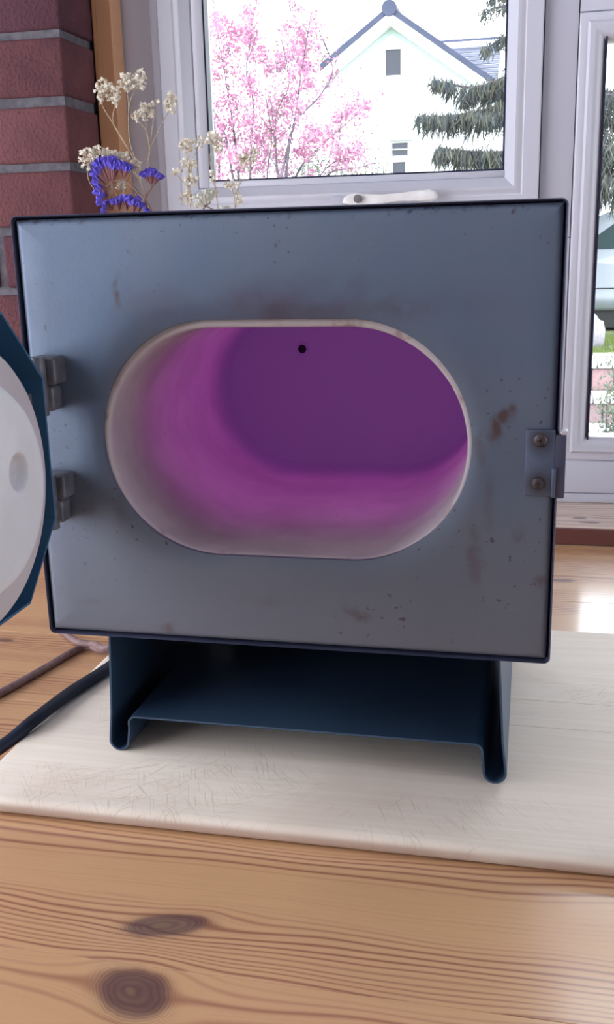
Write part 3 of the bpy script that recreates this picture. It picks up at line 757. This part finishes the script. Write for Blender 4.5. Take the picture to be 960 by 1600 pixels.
gyp_sprig('rightmost small cream sprig in front of the lower glass edge', (368, 330),
          [(383, 252, 11, 14, 26, [(372, 290), (380, 270)]), (398, 240, 6, 12, 10, [(374, 290), (392, 268)]), (362, 288, 12, 7, 14, [(366, 308)]), (373, 309, 5, 9, 10, [(370, 320)])], .004)

def funnel(parent, org, base, tip, wid, dy=0, pale=False):
    b = vp_(*base, dy) - org; t_ = vp_(*tip, dy+random.uniform(-.003, .003)) - org; d = (t_-b); Ln = d.length; d.normalize(); a = d.orthogonal().normalized(); c_ = d.cross(a); n = 22
    ph = random.random()*6
    def lp(r, s, ruf): return [b + d*(s*Ln) + (a*math.cos(2*math.pi*k/n)+c_*math.sin(2*math.pi*k/n))*r*(1+ruf*(1 if k % 2 else -1)) + d*(ruf*r*.8*math.sin(k*2.1+ph)) for k in range(n)]
    bm = bmesh.new(); loft(bm, [lp(wid*.10, 0, 0), lp(wid*.38, .35, .06), lp(wid*.62, .72, .10)], cap0=True)
    cal = obj('calyx', bm, M['cream'] if pale else M['calyx'], parent)
    bm = bmesh.new(); loft(bm, [lp(wid*.58, .62, .10), lp(wid*.92, .88, .14), lp(wid*1.0, 1.02, .22), lp(wid*.82, 1.12, .30), lp(wid*.60, .98, .35), lp(wid*.45, 1.12, .40), lp(wid*.25, .95, .4), lp(wid*.1, 1.02, .1)], cap1=True)
    for v in bm.verts: v.co += Vector((random.gauss(0, 1), random.gauss(0, 1), random.gauss(0, 1)))*wid*.07
    obj('petal_ruffle', bm, M['cream'] if pale else M['purple'], cal)
def statice(label, stem_px, fl, dy=0, pale=False):
    org = Vector((-.035, FYD, .03)); t = thing('dried_statice_sprig', label, 'dried flower', org, 'dried papery statice sprigs')
    bm = bmesh.new(); s = [vp_(*q, dy) for q in stem_px]
    tube(bm, [q-org for q in spline(s + to_vase(s[-1], 0), 5)], .0011, 6)
    j = s[0]
    for base, tip, wid in fl: 
        near = min(s, key=lambda q: (q-vp_(*base, dy)).length)
        tube(bm, [near-org, vp_(*base, dy)-org], .0007, 5)
    obj('stem', bm, M['stem2'], t)
    for base, tip, wid in fl: funnel(t, org, base, tip, wid, dy, pale)
statice('largest violet statice sprig with curved ruffled blooms in front of the brick', ((176, 283), (196, 283), (215, 300), (238, 332)),
        [((168, 285), (150, 266), .0075), ((170, 284), (157, 254), .0080), ((173, 284), (170, 250), .0085), ((176, 286), (180, 254), .0075), ((192, 279), (188, 256), .0060), ((194, 279), (199, 259), .0060),
         ((166, 292), (150, 280), .0065), ((170, 305), (155, 294), .0075), ((172, 318), (158, 308), .0080), ((176, 328), (163, 322), .0080), ((186, 330), (182, 312), .0075), ((198, 330), (195, 309), .0080),
         ((209, 332), (208, 312), .0075), ((216, 334), (218, 318), .0060), ((228, 336), (230, 328), .0045)], -.004)
statice('small violet statice bloom alone in front of the window frame', ((238, 290), (229, 308), (232, 332)),
        [((235, 287), (227, 269), .0065), ((237, 288), (236, 267), .0065), ((240, 289), (247, 272), .0065)], .002)
statice('cream papery flower beside the corner of the window glass', ((322, 322), (318, 334)),
        [((320, 325), (310, 316), .0060), ((322, 320), (318, 304), .0070), ((326, 318), (326, 300), .0065), ((329, 316), (333, 299), .0050), ((345, 334), (350, 325), .0035), ((352, 336), (357, 325), .0035)], .006, True)

# ------------------------------------------------------------------ outside: ground, steps, lawn
EYE = CAM.z
GZ = EYE-1.95
structure('exterior_ground', B(-60, 60, .95, 70, GZ-.1, GZ), M['soil'])
# retaining steps right of the mullion
def dirx(px, py, d): return atd(px, py, d)
p9 = atd(935, 560, 9.0); sxc, syc = p9.x, p9.y
lawnz = EYE-1.08
structure('raised_lawn', B(sxc-6, sxc+12, syc+.85, syc+12, GZ+.001, lawnz), M['soil'])
gbm = bmesh.new(); rg = random.Random(3); TRX = atd(868, 300, 10.5); ROCK = atd(927, 519, 10.2)
for i in range(9000):
    x = sxc + rg.uniform(-.9, 1.6); y = syc + .88 + rg.uniform(0, 1.75)
    if math.hypot(x-TRX.x, y-TRX.y) < .35 or math.hypot(x-ROCK.x, y-ROCK.y) < .16: continue
    h = rg.uniform(.03, .07); a = rg.uniform(0, 3.14); w_ = .006
    v = [gbm.verts.new((x-w_*math.cos(a), y-w_*math.sin(a), lawnz-.002)), gbm.verts.new((x+w_*math.cos(a), y+w_*math.sin(a), lawnz-.002)), gbm.verts.new((x+rg.uniform(-.02, .02), y+rg.uniform(-.02, .02), lawnz+h))]
    gbm.faces.new(v)
tag(obj('lawn_grass', gbm, M['grass']), 'bright green lawn between the stone steps and the parked car', 'grass', kind='stuff')
st = thing('garden_steps', 'pale slab garden steps with pinkish stone risers beyond the right window', 'steps', (sxc, syc, GZ))
levels = [(lawnz, 0.0, .85, .20), (lawnz-.25, -.45, .45, .22), (lawnz-.47, -.80, .35, .20), (lawnz-.67, -1.10, .30, lawnz-.67-GZ)]
for zt_, yo, dp, hh in levels:
    for k in range(-2, 5):                    # slabs
        x0 = k*.60 - .12*abs(yo)
        obj('slab', B(x0+.004, x0+.596, yo-.03, yo+dp+.02, zt_-GZ-.05, zt_-GZ, bev=.008, seg=1), M['slab'], st)
    rows = max(1, round((hh-.05)/.20)) if hh < .5 else 2
    rh = (hh)/rows if hh < .5 else (hh-.05)/rows
    for rrw in range(rows):
        xk = -1.1 - .07*rrw - .05*abs(yo)
        while xk < 2.6:
            wd = random.uniform(.14, .30); bm = B(xk+.006, xk+wd-.006, yo+random.uniform(-.012, .006), yo+.16, zt_-GZ-.052-rh*(rrw+1)+.004, zt_-GZ-.052-rh*rrw, bev=.014, seg=2)
            for v in bm.verts: v.co += mnoise.noise_vector(v.co*14+Vector((xk*9, 0, 0)))*.008
            obj('stone', bm, M['stone'], st, 60); xk += wd
    obj('step_core', B(-1.25, 2.65, yo+.05, yo+dp+.3, 0, zt_-GZ-.06), M['mortar'], st)
def boulder(bm, c, r, sq=(1, 1, 1), seed=0):
    ico = bmesh.ops.create_icosphere(bm, subdivisions=3, radius=1)
    for v in ico['verts']:
        n_ = 1 + .22*mnoise.noise(v.co*1.7+Vector((seed, 0, 0))) + .07*mnoise.noise(v.co*5+Vector((seed, 3, 0)))
        v.co = Vector((v.co.x*sq[0], v.co.y*sq[1], v.co.z*sq[2]))*r*n_ + Vector(c)
bp_ = atd(927, 519, 10.2)
bm = bmesh.new(); boulder(bm, (0, 0, .15), .16, (.72, .8, 1.25), 4)
o = obj('garden_rock', bm, M['rock'], None, 60); o.location = (bp_.x, bp_.y, lawnz-.02)
tag(o, 'tall grey rock on the lawn edge in front of the car', 'rock')
# leafy shrub at the right of the steps
def leaves(bm, pts, n, size, spread, rg, droop=0, aspect=.4):
    for i in range(n):
        c = rg.choice(pts) + Vector((rg.gauss(0, spread), rg.gauss(0, spread), rg.gauss(0, spread)))
        d = Vector((rg.gauss(0, 1), rg.gauss(0, 1), rg.gauss(0, 1)-droop)).normalized(); a = d.orthogonal().normalized()
        a = (a*math.cos(i)+d.cross(a)*math.sin(i)); s = size*rg.uniform(.6, 1.3); nn = d.cross(a)*s*.12
        v = [bm.verts.new(c), bm.verts.new(c+d*s*.5+a*s*aspect*.5+nn), bm.verts.new(c+d*s), bm.verts.new(c+d*s*.5-a*s*aspect*.5+nn)]
        bm.faces.new(v)
rg = random.Random(5); sh = thing('garden_shrub', 'wispy grey green shrub beside the stone steps at the right edge', 'shrub')
bs = atd(975, 720, 5.6); tops = [atd(a, b, 5.6+rg.uniform(-.2, .2)) for a, b in ((957, 570), (950, 600), (962, 590), (948, 640), (955, 668), (970, 560), (985, 580), (990, 620), (960, 640), (975, 650))]
bm = bmesh.new(); base = Vector((bs.x, bs.y, GZ))
pts = []
for t_ in tops:
    c = spline([base, base.lerp(t_, .5)+Vector((rg.uniform(-.05, .05), 0, .12)), t_], 6); tube(bm, c, [.010-.008*i/(len(c)-1) for i in range(len(c))], 5); pts += c[6:]
obj('branches', bm, M['bark'], sh)
bm = bmesh.new(); leaves(bm, pts, 1500, .030, .035, rg); tag(obj('foliage', bm, M['bush'], sh), kind='stuff')

# ------------------------------------------------------------------ silver car on the drive
cp = atd(990, 420, 12.6); car = thing('parked_car', 'silver car with dark side windows parked beyond the lawn', 'car', (cp.x+.15, cp.y, lawnz))
hull = [(-2.10, .32), (-2.12, .62), (-2.02, .80), (-1.45, .88), (-.95, .93), (1.55, .95), (2.02, .90), (2.10, .60), (2.05, .30), (1.72, .26), (1.68, .45), (1.50, .62), (1.30, .66), (1.10, .62), (.92, .45), (.88, .24), (-.98, .24), (-1.02, .45), (-1.20, .62), (-1.40, .66), (-1.60, .62), (-1.78, .45), (-1.82, .28)]
bm = prism(bmesh.new(), hull, -.86, .86, bev=.05); body = obj('body', bm, M['carpaint'], car, 40)
cabin = [(-1.25, .90), (-.62, 1.36), (-.40, 1.43), (1.05, 1.44), (1.30, 1.38), (1.85, .93)]
bm = bmesh.new()
loft(bm, [[(x*.99, -.80, z) for x, z in cabin], [(x*.99, -.74, z+.0) for x, z in cabin], [(x, .74, z) for x, z in cabin], [(x*.99, .80, z) for x, z in cabin]], cap0=True, cap1=True); obj('roof', bm, M['carpaint'], car, 30)
for x0, x1, xt0, xt1 in ((-.88, .02, -.40, .02), (.10, .92, .10, .92), (1.00, 1.58, 1.00, 1.16)):
    poly = [(x0, .96), (x1, .96), (xt1, 1.30), (xt0, 1.30)]
    obj('side_window', prism(bmesh.new(), poly, -.812, -.79), M['carglass'], car)
for x in (-1.40, 1.30):
    for y in (-.80, .62):
        bm = bmesh.new(); n = 28
        loft(bm, [[(x+r*math.cos(2*math.pi*k/n), y+yy, .32+r*math.sin(2*math.pi*k/n)) for k in range(n)] for r, yy in ((.20, 0), (.30, -.01), (.32, .03), (.32, .16), (.30, .19))], cap0=True, cap1=True)
        wl_ = obj('wheel', bm, M['tyre'], car, 40)
        obj('hub_cap', cyl(bmesh.new(), (x, y-.016, .32), (0, 1, 0), .19, .02, 24), M['alloy'], wl_, 40)
obj('side_groove', B(-1.0, .95, -.868, -.855, .50, .515, bev=.003), M['tyre'], car)
obj('underbody_shade', B(-1.0, .88, -.80, .80, .03, .27, bev=.02), M['tyre'], car)  # dark underbody box, also standing for the shadow under the car
for x in (-.16, .72): obj('door_handle', B(x, x+.16, -.885, -.86, .82, .845, bev=.006), M['carpaint'], car)
obj('bumper', B(-2.16, -2.06, -.82, .82, .32, .56, bev=.03), M['tyre'], car)
obj('bumper', B(2.06, 2.15, -.82, .82, .32, .56, bev=.03), M['tyre'], car)

# ------------------------------------------------------------------ houses
def hq(px, py, y): return aty(px, py, y)
HY = CAM.y + 24.5
ho = thing('gabled_house', 'white rendered gable house with blue grey roof edge, beyond the window', 'house', (hq(612, 200, HY).x, HY, GZ))
ox, oz = ho.location.x, GZ
ap = hq(612, 27, HY); rt = hq(800, 158, HY); apx, apz = ap.x-ox, ap.z-oz; hw = rt.x-ap.x; ez = rt.z-oz; hl = ap.x-hq(505, 90, HY).x
obj('wall', prism(bmesh.new(), [(apx-hl, 0), (apx+hw, 0), (apx+hw, ez), (apx, apz), (apx-hl, apz-(apz-ez)/hw*hl)], 0, 2.7), M['render'], ho)
sl = (apz-ez)/hw
for s in (-1, 1):
    def rp_(u, off): return (apx+s*u, apz-sl*u+off)
    ov = hw+.35 if s > 0 else hl
    a = [rp_(0, .04), rp_(ov, .04), rp_(ov, .18), rp_(0, .18)]
    rf = obj('roof_slope', prism(bmesh.new(), a, -.36, 2.8), M['barge'], ho)
    obj('verge_board', prism(bmesh.new(), [rp_(0, -.22), rp_(ov, -.22), rp_(ov, .035), rp_(0, .035)], -.34, -.02), M['render'], rf)
    obj('colour_fringe', prism(bmesh.new(), [rp_(0, -.34), rp_(ov, -.34), rp_(ov, -.225), rp_(0, -.225)], -.03, .0), M['mint'], rf)  # pale mint strip painting in the green-cyan colour fringe below the verge
rgc = cyl(bmesh.new(), (apx, -.40, apz+.12), (0, 1, 0), .17, 3.2, 12); obj('ridge', rgc, M['barge'], ho, 40)
def housewin(x0, y0, x1, y1, bars=0, surround=True):
    a, b = hq(x0, y1, HY), hq(x1, y0, HY)
    x0_, z0_, x1_, z1_ = a.x-ox, a.z-oz, b.x-ox, b.z-oz
    f = obj('window', ring(bmesh.new(), x0_-.05, x1_+.05, z0_-.05, z1_+.05, [(0, 0), (0, -.05), (.05, -.05), (.05, .0)]) , M['winin'], ho)
    obj('pane', B(x0_, x1_, -.015, -.005, z0_, z1_), M['winglass'], f)
    if bars:
        obj('glazing_bar', B(x0_, x1_, -.05, -.012, (z0_+z1_)/2-.012, (z0_+z1_)/2+.012), M['winin'], f)
        obj('window_ledge', B(x0_-.08, x1_+.1, -.12, -.0, z1_+.05, z1_+.09), M['mint'], f)
housewin(603, 77, 627, 119); housewin(613.5, 223, 638, 244, 1); housewin(615, 253, 634, 274)
c = hq(654, 202, HY); obj('vent', cyl(bmesh.new(), (c.x-ox, -.10, c.z-oz), (0, 1, 0), .055, .1, 14), M['mint'], ho)
c = hq(600, 206, HY)
# wing with slate roof to the right
wy = HY+3.4
a = hq(668, 60, wy+2.6); b = hq(785, 62, wy+2.6); e_ = hq(785, 135, wy)
wg = thing('slate_roofed_wing', 'lower wing with blue grey slate roof behind the gable at right', 'building', (b.x, wy, GZ))
wx0, wx1, wzr, wze = a.x-b.x-1.5, 0, b.z-GZ, e_.z-GZ
obj('wall', B(wx0, wx1, 0, 6, 0, wze), M['render'], wg)
rows = 11
bm = bmesh.new()
for k in range(rows):
    u0, u1 = k/rows, (k+1)/rows; y0_, y1_ = -.2+2.8*u0, -.2+2.8*u1; z0_, z1_ = wze+(wzr-wze)*u0, wze+(wzr-wze)*u1
    vs_ = [bm.verts.new(v) for v in ((wx0, y0_-.02, z0_+.025), (wx1, y0_-.02, z0_+.025), (wx1, y1_, z1_), (wx0, y1_, z1_), (wx0, y0_-.02, z0_), (wx1, y0_-.02, z0_))]
    bm.faces.new(vs_[:4]); bm.faces.new((vs_[4], vs_[5], vs_[1], vs_[0]))
tag(obj('slate_courses', bm, M['slate'], wg), kind='stuff')
bm = bmesh.new(); box(bm, wx0, wx1+.1, 2.45, 2.75, wzr-.02, wzr+.06); obj('ridge', bm, M['barge'], wg)
bm = bmesh.new(); box(bm, wx0, wx1+.05, 2.20, 2.40, wzr-.26, wzr-.05); obj('white_ridge_band', bm, M['render'], wg)
# neighbour at left, half hidden by the blossom
ny = HY+5; a = hq(390, 125, ny); b = hq(560, 125, ny); tp = hq(430, 92, ny); rg_ = hq(450, 63, ny+2)
nb = thing('neighbouring_house', 'white house with pale tiled roof half hidden behind the blossom', 'house', (a.x, ny, GZ))
nx = b.x-a.x
obj('wall', B(0, nx, 0, 4, 0, tp.z-GZ), M['render'], nb)
bm = bmesh.new(); rows = 5
for k in range(rows):
    u0, u1 = k/rows, (k+1)/rows; z0_ = tp.z-GZ+(rg_.z-tp.z)*u0; z1_ = tp.z-GZ+(rg_.z-tp.z)*u1
    vs_ = [bm.verts.new(v) for v in ((-.3, -.2+2.2*u0, z0_+.07), (nx, -.2+2.2*u0, z0_+.07), (nx, -.2+2.2*u1, z1_), (-.3, -.2+2.2*u1, z1_), (-.3, -.2+2.2*u0, z0_), (nx, -.2+2.2*u0, z0_))]
    bm.faces.new(vs_[:4]); bm.faces.new((vs_[4], vs_[5], vs_[1], vs_[0]))
tag(obj('tile_courses', bm, M['palerf'], nb), kind='stuff')
for x0, x1 in ((430, 443), (466, 482)):
    a_, b_ = hq(x0, 117, ny), hq(x1, 94, ny); w_ = obj('window', B(a_.x-nb.location.x, b_.x-nb.location.x, -.06, 0, a_.z-GZ, b_.z-GZ), M['winin'], nb)
    obj('pane', B(a_.x-nb.location.x+.05, b_.x-nb.location.x-.05, -.07, -.055, a_.z-GZ+.05, b_.z-GZ-.05), M['winglass'], w_)

# ------------------------------------------------------------------ cherry tree
rg = random.Random(11)
ct = thing('cherry_tree', 'cherry tree in loose pink blossom left of the gable house', 'tree')
D = 8.6
tb_ = atd(432, 420, D); trunk0 = Vector((tb_.x, tb_.y, GZ)); fork = atd(430, 360, D)
bm = bmesh.new(); tube(bm, spline([trunk0, trunk0.lerp(fork, .5)+Vector((.06, .05, 0)), fork], 6), [.11-.05*i/12 for i in range(13)], 10); obj('trunk', bm, M['bark'], ct, 60)
br = [[(380, 330), (372, 260), (362, 180), (350, 110), (338, 40), (330, -30)], [(432, 310), (448, 240), (462, 180), (470, 120), (480, 60), (487, 20)],
      [(395, 320), (392, 240), (396, 160), (385, 110), (395, 40), (385, -20)], [(445, 320), (470, 262), (505, 225), (545, 190), (575, 168)], [(440, 320), (432, 250), (432, 180), (452, 130), (440, 60)],
      [(455, 330), (492, 285), (520, 255), (562, 242)], [(350, 320), (342, 240), (330, 160), (322, 110), (330, 60)], [(372, 300), (352, 210), (318, 140), (310, 80)], [(445, 300), (458, 200), (500, 150), (520, 110), (505, 60)], [(420, 330), (418, 270), (425, 215), (415, 150)],
      [(500, 290), (520, 268), (560, 262), (585, 255)]]
bb = bmesh.new(); nodes = []
for b_ in br:
    dd = D+rg.uniform(-.7, .9)
    P_ = spline([fork] + [atd(x, y, dd+rg.uniform(-.15, .15)) for x, y in b_], 6)
    tube(bb, P_, [max(.004, .020*(1-i/len(P_))**1.3 + .028*max(0, 1-i/6)) for i in range(len(P_))], 6); nodes += P_[14:]
    for k in range(9, len(P_)-2, 2):
        q = P_[k]; dr_ = Vector((rg.uniform(-1, 1), rg.uniform(-1, 1), rg.uniform(.1, 1.4))).normalized()*rg.uniform(.12, .40)
        tw = spline([q, q+dr_*.5+Vector((0, 0, .03)), q+dr_+Vector((0, 0, .08))], 3); tube(bb, tw, .0028, 4); nodes.append(tw[-1]); nodes.append(tw[3])
tag(obj('branches', bb, M['bark'], ct), kind='stuff')
cl = [(345, 45, 16), (365, 50, 14), (388, 40, 16), (400, 55, 10), (358, 75, 12), (395, 88, 16), (408, 80, 10), (375, 120, 14), (365, 60, 12), (458, 40, 14), (470, 55, 14), (455, 75, 16), (465, 90, 14), (445, 100, 12), (462, 115, 14), (478, 100, 10),
      (480, 70, 8), (340, 120, 10), (350, 155, 14), (365, 160, 12), (395, 125, 12), (400, 150, 14), (380, 190, 14), (362, 190, 14), (345, 200, 12), (400, 215, 18), (415, 230, 16), (440, 205, 14), (455, 150, 12), (465, 165, 10), (430, 165, 12), (420, 110, 8),
      (340, 250, 14), (360, 240, 14), (375, 265, 14), (395, 250, 14), (410, 262, 14), (425, 190, 12), (540, 175, 12), (552, 165, 10), (570, 168, 8), (530, 185, 10), (498, 205, 16), (515, 210, 12), (510, 225, 14), (485, 215, 12), (480, 240, 14), (470, 228, 10), (545, 235, 14), (530, 240, 10),
      (560, 235, 6), (535, 255, 10), (340, 275, 12), (445, 265, 12), (330, 215, 10), (340, 30, 8), (388, 20, 6), (460, 12, 6), (490, 45, 6), (385, 65, 8), (480, 132, 8), (345, 90, 8), (433, 240, 10), (395, 185, 10), (372, 215, 14), (352, 222, 10), (385, 235, 10), (418, 205, 10), (448, 180, 10)]
bl = bmesh.new()
for x, y, r in cl:
    dd = D+rg.uniform(-.6, .7)
    for k in range(5):
        q = atd(x+rg.gauss(0, r*.45), y+rg.gauss(0, r*.42), dd+rg.uniform(-.1, .1)); leaves(bl, [q], int(11+r*.9), .030, .026+.0008*r, rg, .1, .9)
for q in rg.sample(nodes, min(len(nodes), 230)): leaves(bl, [q], rg.randint(6, 14), .028, .03, rg, .1, .9)
tag(obj('blossom', bl, M['blossom'], ct), kind='stuff')
bl = bmesh.new(); leaves(bl, nodes, 520, .028, .04, rg, 0, .5); tag(obj('young_leaves', bl, M['bud'], ct), kind='stuff')

# ------------------------------------------------------------------ drooping conifer behind the mullion
rg = random.Random(21); D = 10.5
cf = thing('drooping_conifer', 'dark conifer with drooping branches seen on both sides of the mullion', 'tree')
tx = atd(868, 300, D); 
bm = bmesh.new(); tube(bm, [Vector((tx.x, tx.y, EYE-1.08)), Vector((tx.x, tx.y, EYE+1)), Vector((tx.x, tx.y, EYE+4.5))], [.16, .12, .03], 10); obj('trunk', bm, M['bark'], cf, 60)
bb = bmesh.new(); nd = bmesh.new()
def limb(path, droop, dens, dj=0, w=.010):
    dens = int(dens*2.0)
    P_ = spline([atd(x, y+rg.uniform(-3, 3), D+dj+rg.uniform(-.1, .1)) for x, y in path], 8); tube(bb, P_, [.022*(1-i/len(P_))+.004 for i in range(len(P_))], 5)
    for i in range(len(P_)-1):
        f_ = i/(len(P_)-1); cl_ = .45+1.1*rg.random()
        if rg.random() < .10: continue
        for k in range(dens):
            q = P_[i].lerp(P_[i+1], rg.random()) + Vector((rg.gauss(0, .02), rg.gauss(0, .14), rg.gauss(-.01, .036)*(1-.5*f_)))
            L_ = droop*1.35*cl_*rg.uniform(.25, 1.0)*(1-.55*f_) + .02
            d = Vector((rg.gauss(-.18, .34), rg.gauss(0, .30), -1)).normalized(); s = d.orthogonal().normalized()*w*rg.uniform(.5, 1)
            m2 = q + d*L_*.5 + Vector((rg.gauss(0, .008), 0, 0))
            v = [nd.verts.new(z_) for z_ in (q-s*.5, q+s*.5, m2+s, q+d*L_, m2-s)]
            nd.faces.new(v)
for path, droop, dens, dj in (([(868, 105), (800, 118), (745, 138), (705, 130), (679, 128)], .17, 15, 0), ([(868, 130), (800, 140), (750, 150), (720, 160)], .13, 14, .2),
                          ([(868, 150), (800, 162), (745, 178), (700, 184), (655, 180)], .26, 17, .1), ([(868, 170), (810, 175), (760, 180), (735, 182)], .24, 18, -.2),
                          ([(868, 210), (800, 236), (740, 238), (700, 236), (684, 240)], .20, 17, 0), ([(868, 225), (810, 240), (760, 244), (720, 246)], .18, 16, .2),
                          ([(868, 0), (810, 6), (775, 12), (748, 22)], .08, 7, 0), ([(868, -40), (810, -12), (780, -6), (765, 0)], .06, 7, 0), ([(868, 50), (810, 56), (780, 64), (756, 78)], .12, 8, .2),
                          ([(868, 120), (900, 130), (940, 140), (975, 150)], .25, 12, 0), ([(868, 140), (900, 165), (945, 175), (990, 190)], .35, 14, .2), ([(868, 170), (905, 195), (950, 210), (1000, 225)], .35, 15, 0),
                          ([(868, 200), (905, 235), (950, 245), (1000, 260)], .35, 15, .2), ([(868, 230), (905, 262), (950, 275), (1000, 290)], .30, 13, -.2), ([(868, 135), (900, 140), (940, 150), (980, 150)], .35, 12, -.3), ([(868, 190), (905, 215), (950, 230), (1000, 240)], .4, 18, -.3), ([(868, 215), (905, 245), (950, 262), (1000, 275)], .4, 18, .3), ([(868, 250), (905, 285), (950, 300), (1000, 310)], .3, 16, 0)):
    limb(path, droop, dens, dj)
tag(obj('branches', bb, M['bark'], cf), kind='stuff'); tag(obj('needles', nd, M['conifer'], cf), kind='stuff')
# grey-green bushes at the foot of the gable
rg = random.Random(31)
bs = thing('garden_hedge', 'pale grey green bushes in front of the white gable wall', 'hedge')
D = 14; bm = bmesh.new(); pts = []
for k in range(26):
    x = rg.uniform(470, 600); top = atd(x, rg.uniform(238, 275), D+rg.uniform(-.3, .3)); root_ = Vector((top.x+rg.uniform(-.2, .2), top.y, GZ)); c_ = spline([root_, root_.lerp(top, .6), top], 8); tube(bm, c_, [.02-.016*i/(len(c_)-1) for i in range(len(c_))], 5); pts += c_[8:]
obj('branches', bm, M['bark'], bs)
bm = bmesh.new(); leaves(bm, pts, 2600, .05, .10, rg, 0, .5); tag(obj('foliage', bm, M['bush'], bs), kind='stuff')
# white garden railing
rl = thing('garden_railing', 'low white railing below the conifer branches', 'railing'); D = 16
tops_ = [atd(x, y, D) for x, y in ((738, 264), (757, 259), (775, 254), (793, 249))]
for k, q in enumerate(tops_): obj('post', B(q.x-.03, q.x+.03, q.y-.03, q.y+.03, GZ, q.z+.10, bev=.004), M['render'], rl)
for dz in (0.0, -.09):
    obj('rail', tube(bmesh.new(), [tops_[0]+Vector((0, -.04, dz)), tops_[-1]+Vector((0, -.04, dz))], .012, 6), M['render'], rl)
